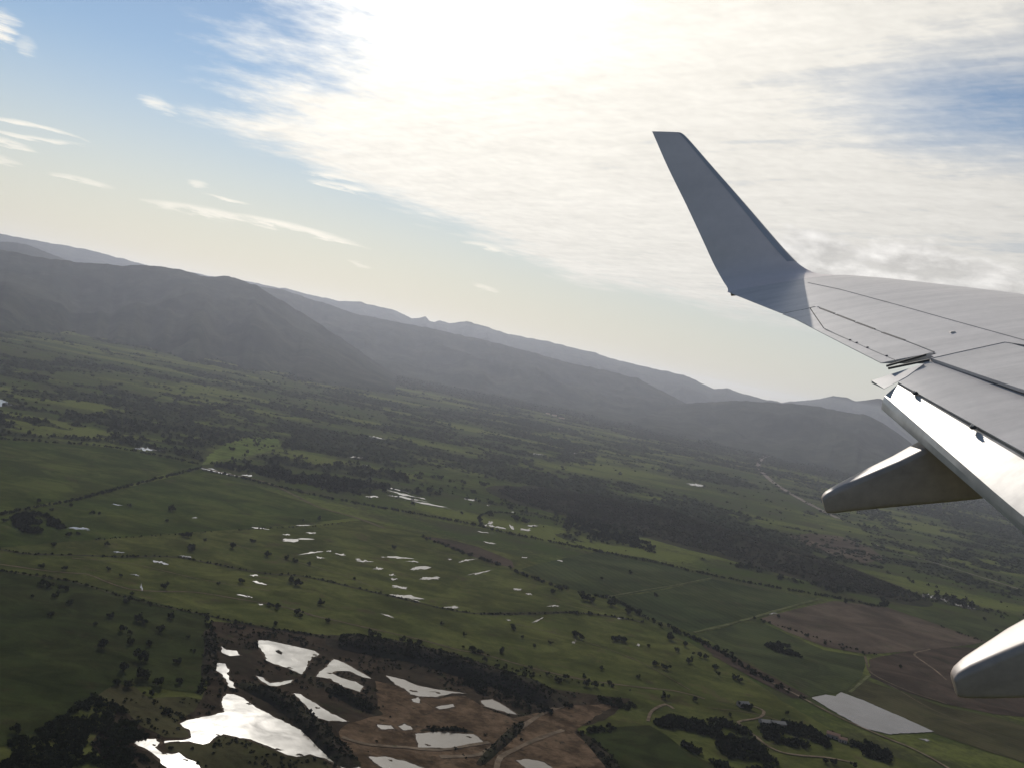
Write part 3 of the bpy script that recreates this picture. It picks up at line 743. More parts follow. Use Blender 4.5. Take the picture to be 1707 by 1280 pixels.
for u, v_, w_, h_, t_ in [(240, 748, 34, 7, .1), (331, 576, 12, 3, 0), (1162, 809, 20, 5, .1), (1555, 995, 24, 7, .2), (1576, 1000, 22, 6, .2), (1603, 1010, 26, 6, .25), (1542, 992, 10, 5, 0), (1212, 772, 14, 3, .1), (1288, 1022, 8, 4, 0), (1545, 1234, 14, 5, .2), (600, 763, 12, 3, 0), (930, 716, 4, 5, 0)]:
    puddle(u, v_, w_, h_, t_)

# ------------------------------------------------------------------ tracks, roads, ditches
T5L = [(-80, 905)] + [z5(*p) for p in [(0, 265), (100, 285), (250, 290), (420, 295), (560, 300), (800, 300), (950, 325), (1100, 355), (1250, 380), (1400, 390), (1586, 430)]] + \
      [z8(*p) for p in [(700, 615), (850, 650), (960, 675), (1080, 690), (1250, 690), (1400, 685), (1550, 700), (1640, 718)]]
T2L = [z5(*p) for p in [(-60, 360), (100, 380), (350, 420), (550, 480), (750, 530), (950, 570), (1100, 605), (1300, 640), (1586, 690)]]
T6L = [z8(*p) for p in [(80, 180), (210, 205), (400, 250), (560, 285), (700, 310), (900, 345), (1050, 375), (1150, 400), (1300, 430), (1450, 460), (1600, 490), (1707, 510)]] + \
      [z3(*p) for p in [(400, 760), (600, 800), (800, 835), (1000, 870), (1100, 893), (1150, 885), (1135, 862)]]
T7L = [z8(860, 415), z8(1000, 470), z8(1150, 520), z8(1300, 580), z8(1450, 620)] + [z7(*p) for p in [(480, 0), (560, 50), (700, 110), (850, 180), (950, 245), (1030, 290)]]
T7R = [z7(*p) for p in [(950, 243), (1030, 290), (1130, 340), (1200, 378), (1300, 428), (1430, 485), (1520, 520), (1600, 560), (1700, 620)]]
TRK = [z5(*p) for p in [(-80, 325), (30, 340), (250, 370), (400, 380), (480, 410), (600, 450), (750, 462), (900, 465), (1100, 495), (1300, 530), (1450, 570)]] + \
      [z8(*p) for p in [(450, 690), (650, 735), (850, 780), (1000, 820)]] + [z7(*p) for p in [(0, 190), (200, 245), (350, 280), (520, 305), (700, 325), (800, 352)]]
ribbon_px('dirt_track', TRK, 3.2, 'trackdull', 0.62, 'long brown dirt track across the meadow above the quarry')
ribbon_px('dirt_track', T7R, 3.6, 'track', 0.95, 'pale straight track running down the diagonal hedge past the reservoir')
ribbon_px('dirt_track', [(335, 778), (360, 785), (440, 803), (490, 825), (530, 845), (590, 862), (640, 880)], 7.0, 'trackdull', 0.95, 'half-flooded farm track along the smooth pasture')
ribbon_px('dirt_track', [(336, 774), (383, 766), (420, 760), (456, 753)], 5.0, 'grasstrack', 0.95, 'pale track along the bright yellow-green clearing')
ribbon_px('dirt_track', [z3(*p) for p in [(890, 863), (800, 887), (700, 915), (600, 945), (500, 970), (380, 1000)]], 6.0, 'grasstrack', 0.95, 'pale grass track between dark field and ploughed field')
ribbon_px('dirt_track', [z3(*p) for p in [(450, 780), (300, 810), (200, 826), (20, 858)]], 3.6, 'grasstrack', 0.95, 'faint grass track between the two dull green fields')
ribbon_px('dirt_track', [z7(*p) for p in [(690, 388), (660, 372), (625, 385), (603, 405), (598, 432)]], 3.6, 'track', 1.0, 'curling bare track beside the quarry rim')
ribbon_px('dirt_track', [z7(*p) for p in [(960, 378), (985, 383), (1012, 398), (995, 418), (950, 427), (918, 436), (950, 462), (985, 492), (1030, 525), (1080, 545), (1150, 555), (1230, 560), (1330, 580)]], 3.2, 'track', 1.0, 'winding farm track through the copse')
ribbon_px('dirt_track', [z7(*p) for p in [(1368, 200), (1378, 235), (1395, 262), (1450, 292), (1540, 330), (1660, 370)]], 3.4, 'trackdull', 1.0, 'track bending down past the bare soil field')
ribbon_px('dirt_track', [z7(*p) for p in [(1600, 175), (1550, 188), (1548, 200), (1580, 222), (1620, 250), (1660, 285)]], 3.6, 'track', 1.0, 'winding pale track across the dark bare soil')
ribbon_px('dirt_track', [z7(*p) for p in [(1315, 328), (1350, 300), (1385, 268)]], 4.0, 'grasstrack', 1.0, 'short grass track leading from the reservoir corner')
ribbon_px('dirt_track', [z6(*p) for p in [(1820, 420), (1707, 470), (1600, 540), (1500, 612), (1430, 636), (1300, 640)]], 5.5, 'track', 1.0, 'bare haul road crossing the quarry floor')
ribbon_px('dirt_track', [z6(*p) for p in [(1525, 720), (1530, 683), (1545, 640), (1600, 610), (1707, 562), (1800, 530)]], 5.0, 'track', 1.0, 'curved haul road at the bottom edge of the quarry')
ribbon_px('dirt_track', [z6(*p) for p in [(900, 560), (1000, 588), (1150, 602), (1300, 612), (1430, 592), (1500, 580)]], 4.0, 'track', 1.05, 'narrow track along the grey quarry pond')
ribbon_px('road', [z3(*p) for p in [(560, 170), (640, 210), (700, 240), (760, 275), (690, 285), (655, 296), (640, 330), (680, 380), (760, 435), (850, 485), (960, 540)]], 24.0, 'asphalt', 0.5, 'curving grey road at the foot of the far hills', jit=1.5)
ribbon_px('road', [z3(*p) for p in [(1100, 640), (1150, 662), (1240, 688), (1340, 716), (1500, 765), (1650, 812), (1800, 860)]], 8.0, 'asphalt', 0.5, 'straight pale road below the flap fairing', jit=1)
ribbon_px('ditch', T5L, 5.0, 'ditch', 0.55, 'dark winding stream bed through the meadow')
ribbon_px('ditch', T2L, 4.0, 'ditch', 0.62, 'dark ditch along the deep green pasture')
ribbon_px('ditch', [z7(*p) for p in [(0, 47), (150, 45), (300, 42), (450, 58), (580, 78)]], 3.5, 'ditch', 0.62, 'thin dark ditch in the meadow ending at the diagonal hedge')

for pts, lab in [([(640, 905), (760, 925), (860, 950), (950, 985)], 'faint drain through the upper puddled meadow'), ([(380, 905), (470, 930), (560, 955), (640, 985)], 'faint drain through the left part of the puddled meadow'),
                 ([(860, 1040), (960, 1065), (1060, 1100), (1150, 1150)], 'faint wheel track across the right meadow'), ([(120, 930), (220, 940), (330, 965), (450, 985)], 'faint path in the left meadow strip'),
                 ([(1300, 1016), (1420, 1040), (1540, 1075)], 'faint wheel track through the ploughed field'),
                 ([(1480, 1140), (1560, 1185), (1660, 1225)], 'faint wheel track through the olive stubble'), ([(1180, 1180), (1260, 1190), (1340, 1215)], 'faint path beyond the farm shed')]:
    ribbon_px('footpath', pts, 1.5, 'trackdull', 0.72, lab)

# ------------------------------------------------------------------ quarry banks: ridges whose near slope lies in its own shade
def bank(pts, h, w, label, seed, mat='bank'):
    p = curve_pts([gp(*q) for q in pts], 5.0); n = len(p)
    t = np.gradient(p, axis=0); t /= np.linalg.norm(t, axis=1)[:, None] + 1e-9
    nr_ = np.stack([-t[:, 1], t[:, 0]], -1)
    s = np.linspace(-1, 1, 15)
    taper = np.clip(np.minimum(np.arange(n), n - 1 - np.arange(n)) / 7.0, 0, 1)
    hh = h * (0.6 + 0.8 * fbm(p[:, 0] / 40, p[:, 1] / 40, seed, 4)) * taper
    ww = w * (0.7 + 0.6 * fbm(p[:, 0] / 50, p[:, 1] / 50, seed + 4, 3))
    xy = p[:, None, :] + nr_[:, None, :] * (s[None, :, None] * ww[:, None, None])
    prof = np.clip(1.25 * (1 - np.abs(s) ** 1.3), 0, 1)
    z_ = hh[:, None] * prof[None, :] * (0.8 + 0.4 * fbm(xy[..., 0] / 9, xy[..., 1] / 9, seed + 2, 3)) - 0.2
    o = link('earth_bank', np_mesh('earth_bank', np.concatenate([xy, z_[..., None]], -1).reshape(-1, 3), grid_faces(n, 15)), mat)
    if o.data.polygons[len(o.data.polygons) // 2].normal.z < 0: o.data.flip_normals()
    tag(o, label, kind='structure')
    return p, ww, hh


BANKS = []
BANKS.append(bank([(540, 1066), (610, 1078), (700, 1096), (790, 1122), (850, 1142), (905, 1162), (950, 1175)], 11, 24, 'long dark overgrown bank behind the quarry ponds', 3))
BANKS.append(bank([z6(470, 330), z6(560, 370), z6(640, 410), z6(740, 480), z6(820, 560), z6(900, 640), z6(960, 700)], 6.5, 13, 'dark earth bank between the large pond and the leaf-shaped pond', 5))
BANKS.append(bank([z6(360, 110), z6(368, 180), z6(365, 260), z6(350, 330)], 4, 8, 'overgrown bank at the corner of the green pasture', 9))
BANKS.append(bank([z6(820, 330), z6(900, 385), z6(1000, 440), z6(1090, 480)], 4, 10, 'low dark bank below the hook-shaped pond', 11))
BANKS.append(bank([z6(1180, 545), z6(1260, 528), z6(1400, 532), z6(1490, 555)], 2.5, 6, 'low earth rim behind the grey quarry pond', 15))
BANKS.append(bank([z7(360, 470), z7(410, 520), z7(460, 580), z7(500, 640)], 4, 8, 'earth edge between brown quarry and green slope', 19))
BANKS.append(bank([z6(1660, 480), z6(1590, 545), z6(1500, 630), z6(1440, 690)], 3, 7, 'dark rim beside the quarry haul road', 21))

# ------------------------------------------------------------------ foliage templates
def leaf_clump(n, seed, flat=0.75, size=0.42):
    """unit crown: leaf-spray quads spread over lobes, uneven outline"""
    g = np.random.default_rng(seed); vs_, fs_ = [], []
    lobes = [np.array([g.normal() * 0.42, g.normal() * 0.42, 0.55 + g.normal() * 0.22]) for _ in range(7)]
    for i in range(n):
        l = lobes[i % 7]; d = g.normal(size=3); d /= np.linalg.norm(d)
        p = l + d * np.array([0.46, 0.46, 0.36]) * g.uniform(0.55, 1.1); p[2] = max(p[2] * flat + 0.1, 0.12)
        nrm = d + g.normal(size=3) * 0.55; nrm /= np.linalg.norm(nrm)
        a = np.cross(nrm, g.normal(size=3)); a /= np.linalg.norm(a); b_ = np.cross(nrm, a)
        s = size * g.uniform(0.5, 1.0)
        k = len(vs_)
        vs_ += [p + a * s, p + b_ * s * 0.7 + nrm * 0.05, p - a * s * 0.8, p - b_ * s * 0.8 - nrm * 0.06]
        fs_ += [(k, k + 1, k + 2), (k, k + 2, k + 3)]
    return np.array(vs_), np.array(fs_)


def ico_blob(seed, rough=0.3):
    bm = bmesh.new(); bmesh.ops.create_icosphere(bm, subdivisions=1, radius=1.0)
    g = np.random.default_rng(seed)
    v_ = np.array([q.co[:] for q in bm.verts]); bm.verts.index_update()
    f_ = np.array([[q.index for q in fc.verts] for fc in bm.faces]); bm.free()
    v_ = v_ * (1 + g.uniform(-rough, rough, len(v_)))[:, None]
    v_[:, 2] = v_[:, 2] * 0.62 + 0.45
    v_ = v_ + np.array([0, 0, 0])
    return v_, f_


NEAR = [leaf_clump(56, 100 + i) for i in range(6)]
MID = [leaf_clump(20, 200 + i, size=0.6) for i in range(6)]
FAR = [ico_blob(300 + i) for i in range(8)]


class Leaves:
    def __init__(s): s.v, s.f, s.n = [], [], 0
    def add(s, tmpl, x, y, z, r, h):
        """x, y, z, r, h arrays; every plant gets a template, a turn and its own size"""
        x = np.atleast_1d(x); N = len(x)
        if N == 0: return
        which = rng.integers(0, len(tmpl), N); th = rng.uniform(0, 6.283, N)
        z = np.broadcast_to(z, N); r = np.broadcast_to(r, N); h = np.broadcast_to(h, N)
        for k in range(len(tmpl)):
            i = np.where(which == k)[0]
            if len(i) == 0: continue
            tv, tf = tmpl[k]; c_, s_ = np.cos(th[i])[:, None], np.sin(th[i])[:, None]
            X = (tv[:, 0] * c_ - tv[:, 1] * s_) * r[i][:, None] + x[i][:, None]
            Y = (tv[:, 0] * s_ + tv[:, 1] * c_) * r[i][:, None] + np.atleast_1d(y)[i][:, None]
            Z = tv[:, 2] * h[i][:, None] + z[i][:, None]
            vv = np.stack([X, Y, Z], -1).reshape(-1, 3)
            ff = (tf[None] + (np.arange(len(i)) * len(tv))[:, None, None]).reshape(-1, 3) + s.n
            s.v.append(vv); s.f.append(ff); s.n += len(vv)
    def build(s, name, mat, parent=None):
        return link(name, np_mesh(name, np.vstack(s.v), np.vstack(s.f)), mat, parent)


# ------------------------------------------------------------------ woodland of the middle distance: one uncountable mass
N = 420000
r_ = np.sqrt(rng.uniform(1500 ** 2, 7300 ** 2, N)); a_ = np.radians(rng.uniform(-37, 37, N))
keepw = rng.random(N) < np.clip(1.3 - r_ / 8000, 0.35, 1.0); r_, a_ = r_[keepw], a_[keepw]
x_, y_ = r_ * np.sin(a_), r_ * np.cos(a_)
p, ok = wood_density(x_, y_)
ok &= rng.random(len(p)) < p * 0.60 + 0.006
hz = hill_z(x_, y_); ok &= hz < 3
x_, y_, r_, hz = x_[ok], y_[ok], r_[ok], hz[ok]
print('woodland plants', len(x_))
wl = Leaves(); rad = rng.gamma(5.0, 0.56, len(x_)).clip(1.2, 6.0) * (0.85 + r_ / 9000)
nearm = r_ < 2600
wl.add(MID, x_[nearm], y_[nearm], 0.0, rad[nearm], rad[nearm] * 1.25)
wl.add(FAR, x_[~nearm], y_[~nearm], -0.3, rad[~nearm], rad[~nearm] * 1.0)
tag(wl.build('woodland', 'leaf'), 'belts of dark woodland and scrub across the far valley', kind='stuff')

# scrub on the low hill
sc = Leaves()
x_, y_ = rng.uniform(-150, 1500, 90000), rng.uniform(1500, 3150, 90000)
hz = hill_z(x_, y_); dn = fbm(x_ / 60, y_ / 60, 610, 4)
ok = (hz > 3) & (rng.random(90000) < 0.35 + 1.1 * smooth01((dn - 0.42) / 0.16))
x_, y_, hz = x_[ok], y_[ok], hz[ok]; rad = rng.uniform(1.6, 3.6, len(x_))
sc.add(FAR, x_, y_, hz - 1.7, rad, rad * 1.1)
tag(sc.build('scrub', 'leafbrown'), 'brown-green scrub thicket covering the low hill', kind='stuff')

# bushes on the quarry banks and on the dark mud
qs = Leaves()
for (p_, w_, h_), n in zip(BANKS, (1500, 420, 130, 200, 50, 60, 60)):
    i = rng.integers(4, len(p_) - 4, n); s = rng.uniform(-0.75, 0.75, n)
    t = np.gradient(p_, axis=0); t /= np.linalg.norm(t, axis=1)[:, None] + 1e-9
    q = p_[i] + np.stack([-t[i, 1], t[i, 0]], -1) * (s * w_[i])[:, None] + rng.normal(size=(n, 2)) * 1.5
    rad = rng.uniform(0.7, 1.9, n)
    qs.add(MID, q[:, 0], q[:, 1], h_[i] * np.clip(1.25 * (1 - np.abs(s) ** 1.3), 0, 1) * 0.95 - 0.4, rad, rad * 1.2)
pond_g = [np.array(pp) for _, pp, _ in POND]
x_, y_ = rng.uniform(-420, 160, 26000), rng.uniform(640, 1300, 26000)
u_, v_ = project(x_, y_, 0.0)
mud = in_poly(u_, v_, FIELDS[16][3]); bare = in_poly(u_, v_, FIELDS[17][3])
wet = np.zeros(len(x_), bool)
for pg in pond_g: wet |= in_poly(u_, v_, pg) | (line_dist(u_, v_, np.vstack([pg, pg[:1]])) < 2.5)
dn = fbm(x_ / 22, y_ / 22, 640, 4)
ok = mud & ~wet & (rng.random(len(x_)) < np.where(bare, 0.02, 0.55) * smooth01((dn - 0.44) / 0.12))
rad = rng.uniform(0.6, 1.9, ok.sum())
qs.add(MID, x_[ok], y_[ok], 0.4, rad, rad * 1.1)
print('bank bushes', ok.sum())
tag(qs.build('undergrowth', 'leafdark'), 'dark bushes overgrowing the banks of the flooded quarry', kind='stuff')

# copses and small woods
def wood(polys, n, rmin, rmax, label, name='wood', mat='leafdark', tmpl=None, dens_s=26):
    L = Leaves()
    for poly in polys:
        g = np.array([gp(*q) for q in poly]); lo, hi = g.min(0), g.max(0)
        m_ = int(n * 3)
        x_, y_ = rng.uniform(lo[0], hi[0], m_), rng.uniform(lo[1], hi[1], m_)
        ins = in_poly(x_, y_, g) & (fbm(x_ / dens_s, y_ / dens_s, 700, 4) > 0.43)
        x_, y_ = x_[ins][:n], y_[ins][:n]
        rad = rng.uniform(rmin, rmax, len(x_))
        L.add(tmpl or NEAR, x_, y_, 0.4, rad, rad * 1.35)
    o = L.build(name, mat); tag(o, label, kind='stuff')
    return o


wood([[z5(*q) for q in [(-300, 1220), (0, 1165), (130, 1130), (250, 1060), (430, 948), (560, 1000), (640, 1090), (690, 1150), (600, 1158), (640, 1200), (720, 1300), (-300, 1400)]]], 1250, 1.0, 2.8, 'dark thicket filling the bottom left corner', mat='leaf', dens_s=15)
wood([[z7(*q) for q in [(620, 432), (720, 420), (850, 424), (940, 468), (1000, 520), (1060, 560), (1050, 640), (880, 620), (760, 545), (680, 500)]]], 420, 2.2, 4.6, 'dark copse right of the quarry and green slope')
wood([[z7(*q) for q in [(985, 450), (1090, 438), (1190, 462), (1240, 500), (1235, 530), (1120, 525), (1020, 500)]]], 190, 2.0, 4.2, 'copse on the winding farm track above the long wood')
wood([[z7(*q) for q in [(1310, 508), (1400, 518), (1490, 562), (1440, 580), (1330, 548)]]], 110, 2.0, 4.0, 'small copse below the rectangular reservoir')
wood([[z5(*q) for q in [(62, 118), (130, 102), (220, 115), (280, 150), (300, 185), (200, 196), (110, 185), (65, 155)]]], 260, 2.6, 4.8, 'compact oval copse at the left edge of the pasture')
wood([[z7(*q) for q in [(1008, 160), (1060, 152), (1120, 175), (1166, 200), (1140, 206), (1050, 185)]]], 110, 2.0, 4.0, 'small elongated copse in the crop field')
wood([[z7(*q) for q in [(350, 480), (420, 445), (500, 455), (480, 470), (400, 475)]], [z7(*q) for q in [(540, 470), (600, 480), (660, 505), (620, 505)]]], 60, 1.4, 3.0, 'low bushes on the green slope beside the quarry')
wood([[z7(*q) for q in [(-60, 235), (40, 270), (150, 300), (270, 350), (330, 380), (250, 410), (120, 380), (0, 330), (-60, 300)]]], 300, 1.4, 3.2, 'dark thicket at the eastern end of the quarry bank')
wood([[z7(*q) for q in [(400, 345), (480, 350), (560, 375), (540, 395), (440, 370)]]], 60, 1.4, 2.8, 'bushes along the top rim of the quarry')
wood([[z8(*q) for q in [(100, 165), (230, 158), (420, 185), (600, 210), (740, 240), (660, 270), (480, 240), (300, 210), (180, 190)]]], 620, 2.2, 4.4, 'dark oak wood above the half-flooded farm track', tmpl=MID, dens_s=40)
wood([[z8(*q) for q in [(1380, 335), (1460, 345), (1560, 400), (1680, 440), (1707, 480), (1560, 440), (1440, 400), (1370, 370)]]], 420, 2.0, 4.2, 'strip of oak wood along the foot of the scrub hill', tmpl=MID, dens_s=40)

# ------------------------------------------------------------------ hedgerows: each one a thing
def hedge(pts, label, r0, r1, gap_=0.25, step=4.0, spread=2.0, mat='leafdark', tmpl=None):
    p = curve_pts([gp(*q) for q in pts], step); n = len(p)
    keep_ = rng.random(n) > gap_ + (vnoise(p[:, 0] / 40, p[:, 1] / 40, 88) - 0.5) * 0.7
    p = p[keep_] + rng.normal(size=(keep_.sum(), 2)) * spread
    rad = rng.uniform(r0, r1, len(p))
    base = p[0]
    L = Leaves(); L.add(tmpl or MID, p[:, 0] - base[0], p[:, 1] - base[1], 0.3, rad, rad * 1.2)
    root = bpy.data.objects.new('hedgerow', None); col.objects.link(root); root.location = (base[0], base[1], 0)
    tag(root, label, 'hedge', 'hedgerows dividing the fields')
    L.build('foliage', mat, root)
    return root


hedge(T6L, 'longest dark hedgerow running from the track junction to the scrub hill', 1.8, 3.8, 0.05, 3.6, 2.6)
hedge(T7L, 'diagonal hedgerow between the puddled meadow and the dull green fields', 1.8, 3.8, 0.15, 4.0, 3.2)
hedge(T7L[-4:] + T7R[1:3], 'thick lower stretch of hedge ending at the reservoir track', 1.8, 3.6, 0.1, 3.6, 5.0)
hedge(T2L, 'hedge bordering the deep green pasture in the lower left', 1.0, 2.2, 0.15, 3.2, 1.4)
hedge(T5L, 'low bushes along the winding stream bed in the meadow', 0.9, 2.1, 0.3, 4.0, 1.6)
hedge([(-80, 876), (0, 858), (60, 846), (140, 830), (240, 804), (335, 780)], 'straight diagonal hedge between the two left-hand pastures', 1.6, 3.2, 0.1, 4.0, 1.8)
hedge([(-80, 728), (0, 732), (90, 738), (180, 745), (270, 761), (330, 774)], 'hedge behind the far left pasture', 2.0, 4.0, 0.1, 4.5, 3.0)
hedge([z5(960, 575), z5(975, 640), z5(985, 720), z5(975, 800), z5(950, 890), z5(910, 940)], 'short upright hedge between deep green pasture and quarry', 1.2, 2.6, 0.05, 2.6, 1.6)
hedge([z3(620, 942), z3(760, 985), z3(900, 1030), z3(1050, 1075), z3(1110, 1090)], 'hedge along the near edge of the ploughed field', 1.3, 3.0, 0.25, 4.5, 1.6)
hedge([z3(1370, 975), z3(1460, 1008), z3(1540, 1035)], 'short hedge behind the ploughed field', 1.3, 2.6, 0.2, 4.5, 1.4)
hedge([z8(610, 362), z8(480, 378), z8(300, 385), z8(120, 398), z8(-60, 410), z8(-300, 425)], 'thin hedge at the foot of the smooth pasture', 0.8, 1.8, 0.45, 5.0, 1.2)
hedge([z8(1080, 690), z8(1250, 690), z8(1400, 685), z8(1550, 700), z8(1640, 718)], 'thin line of bushes at the right end of the stream bed', 0.9, 2.2, 0.35, 4.5, 1.4)
hedge([z7(-80, 165), z7(20, 200), z7(120, 240), z7(240, 275), z7(420, 300), z7(520, 318)], 'scattered bushes along the meadow track above the quarry', 1.2, 2.8, 0.5, 5.0, 3.5)
hedge([z8(1380, 330), z8(1385, 370), z8(1300, 350), z8(1150, 330), z8(1070, 340), z8(1072, 375)], 'crooked hedge round the small flooded paddock', 1.6, 3.2, 0.15, 4.5, 1.8)

# ------------------------------------------------------------------ individual trees
def trunk_mesh(seed):
    g = np.random.default_rng(seed); bm = bmesh.new()
    def tube(p0, p1, r0, r1):
        d = (p1 - p0).normalized(); a = d.orthogonal().normalized(); b_ = d.cross(a)
        rings = [[bm.verts.new(p + (a * math.cos(t) + b_ * math.sin(t)) * r) for t in [i * math.pi / 3 for i in range(6)]] for p, r in ((p0, r0), ((p0 + p1) / 2 + Vector(g.normal(size=3) * 0.015), (r0 + r1) / 2), (p1, r1))]
        for A_, B_ in zip(rings[:-1], rings[1:]):
            for i in range(6): bm.faces.new((A_[i], A_[(i + 1) % 6], B_[(i + 1) % 6], B_[i]))
    tube(Vector((0, 0, -0.05)), Vector((0.03, 0.02, 0.42)), 0.075, 0.05)
    for i in range(4):
        a = i * 1.57 + g.uniform(0, 1)
        tube(Vector((0.03, 0.02, 0.38)), Vector((math.cos(a) * 0.42, math.sin(a) * 0.42, 0.72 + g.uniform(0, 0.2))), 0.042, 0.015)
    me = bpy.data.meshes.new('trunk'); bm.to_mesh(me); bm.free(); me.materials.append(MAT['bark'])
    return me


def crown_mesh(seed):
    v_, f_ = leaf_clump(190, seed, 0.8, 0.26)
    v_ = v_ * np.array([0.95, 0.95, 1.15]) + np.array([0, 0, 0.08])
    me = np_mesh('crown', v_, f_); me.materials.append(MAT['leafdark'] if seed % 3 else MAT['leaf'])
    return me


trunks = [trunk_mesh(i) for i in range(4)]; crowns = [crown_mesh(900 + i) for i in range(9)]
TREES = []
for a, b_, s in [(475, 700, 70), (560, 630, 45), (610, 690, 45), (655, 760, 70), (575, 810, 58), (660, 840, 76), (825, 780, 40), (830, 870, 48), (725, 880, 58), (590, 890, 50), (900, 735, 30), (875, 670, 26), (605, 650, 30), (640, 585, 50), (670, 600, 40), (790, 575, 40), (745, 635, 48), (515, 570, 35),
                 (230, 565, 36), (250, 475, 35), (195, 420, 40), (225, 430, 40), (275, 442, 40), (310, 446, 32), (320, 510, 30), (580, 500, 36), (80, 1100, 56), (880, 255, 45), (850, 193, 36), (875, 198, 36), (1080, 245, 40), (495, 238, 30), (430, 92, 28), (460, 98, 22), (795, 75, 40), (775, 130, 22), (1240, 285, 32), (1345, 405, 40), (1375, 418, 40), (1115, 410, 30), (765, 435, 38),
                 (1375, 315, 20), (1485, 510, 34), (1385, 548, 30), (1395, 570, 30), (1280, 605, 30), (1245, 520, 25), (1290, 525, 25), (1520, 595, 25), (1325, 300, 25), (1435, 330, 20), (1480, 120, 25), (1405, 130, 20), (20, 130, 26), (250, 240, 30), (360, 190, 25), (318, 195, 30), (195, 340, 30), (500, 355, 22), (300, 350, 30), (560, 385, 22), (690, 700, 36), (640, 730, 34), (540, 880, 40), (700, 930, 44), (770, 1010, 46), (440, 610, 24), (610, 470, 24), (700, 520, 22), (150, 480, 22), (1010, 420, 20), (1170, 225, 24), (950, 220, 20), (600, 60, 22), (330, 60, 24), (180, 40, 26), (240, 80, 22)]:
    u, w = z5(a, b_); TREES.append((u, w, s / 2.7825))
for a, b_, s in [(185, 100, 24), (35, 452, 36), (310, 475, 28), (257, 428, 20), (395, 565, 30), (420, 578, 30), (215, 568, 28), (378, 490, 16), (410, 498, 22), (460, 510, 18), (680, 758, 34), (705, 770, 34), (750, 790, 30), (785, 778, 34), (815, 785, 36), (850, 790, 34), (930, 820, 30), (1040, 812, 30), (1062, 820, 30), (1140, 818, 28), (1185, 735, 26), (1405, 755, 30), (1425, 770, 26), (1545, 775, 30), (1575, 778, 30),
                 (1410, 685, 14), (1455, 688, 14), (1350, 595, 28), (1325, 605, 28), (1440, 628, 38), (1465, 636, 34), (1530, 645, 38), (1590, 675, 36), (760, 450, 20), (855, 187, 20), (860, 228, 18), (900, 200, 24), (925, 203, 24), (885, 248, 30), (912, 256, 30), (845, 250, 34), (1080, 225, 34), (1085, 200, 20), (1130, 205, 20), (1220, 280, 20), (1290, 310, 24), (1335, 325, 20), (1195, 345, 34), (1225, 355, 34), (1100, 330, 34), (340, 660, 28), (415, 680, 28), (525, 712, 22), (500, 650, 20), (320, 655, 15),
                 (745, 188, 18), (770, 205, 16), (800, 190, 16), (830, 212, 18), (960, 215, 18), (980, 240, 16), (1010, 222, 18), (1040, 250, 20), (1160, 240, 20), (1190, 262, 18), (1250, 300, 20), (340, 60, 22), (400, 70, 24), (430, 95, 22), (300, 90, 20), (240, 110, 18), (1600, 540, 20), (1500, 560, 18), (1690, 620, 22), (620, 560, 16), (930, 720, 18), (1010, 760, 18), (1260, 800, 18)]:
    u, w = z8(a, b_); TREES.append((u, w, s / 2.13375))
for a, b_, s in [(115, 90, 22), (340, 120, 32), (490, 132, 30), (515, 138, 28), (75, 175, 20), (20, 210, 26), (60, 230, 24), (85, 238, 22), (160, 265, 28), (185, 268, 24), (300, 270, 30), (275, 280, 24), (285, 288, 20), (380, 294, 32), (408, 298, 30), (370, 270, 20), (460, 293, 22), (180, 237, 18), (620, 222, 30), (660, 236, 32), (430, 240, 20), (675, 125, 40), (700, 175, 22), (730, 155, 26), (740, 212, 30), (780, 190, 32), (800, 198, 26), (835, 238, 28), (850, 260, 22), (905, 272, 28), (925, 282, 26), (655, 340, 32), (765, 350, 26),
                 (935, 372, 30), (960, 378, 30), (890, 405, 20), (820, 425, 22), (870, 422, 20), (1090, 400, 20), (250, 150, 18), (390, 45, 20), (345, 42, 18), (505, 63, 16), (1110, 440, 26), (1140, 440, 26), (1250, 470, 24), (1290, 490, 26), (1370, 505, 28), (1450, 540, 26), (1230, 570, 28), (1260, 575, 26), (1330, 585, 26), (1060, 55, 18), (1010, 75, 16), (1100, 100, 16), (1160, 122, 18), (1228, 150, 20), (1290, 170, 16), (1360, 185, 18), (130, 250, 18), (240, 262, 18), (600, 160, 18), (560, 270, 18), (150, 130, 14), (560, 40, 26), (640, 85, 24), (840, 165, 26), (900, 215, 22)]:
    u, w = z7(a, b_); TREES.append((u, w, s / 2.13375))
for u, w, s in [(1560, 985, 10), (1520, 968, 9), (1470, 1005, 9), (1640, 1030, 9), (1605, 1005, 8), (1500, 1110, 8), (1620, 1100, 7), (1660, 1050, 8), (1410, 1002, 8), (1390, 985, 9), (1425, 975, 8)]:
    TREES.append((u, w, s))
ORD = ['first', 'second', 'third', 'fourth', 'fifth', 'sixth', 'seventh', 'eighth', 'ninth', 'tenth', 'eleventh', 'twelfth', 'thirteenth', 'fourteenth', 'fifteenth', 'sixteenth', 'seventeenth', 'eighteenth', 'nineteenth', 'twentieth']


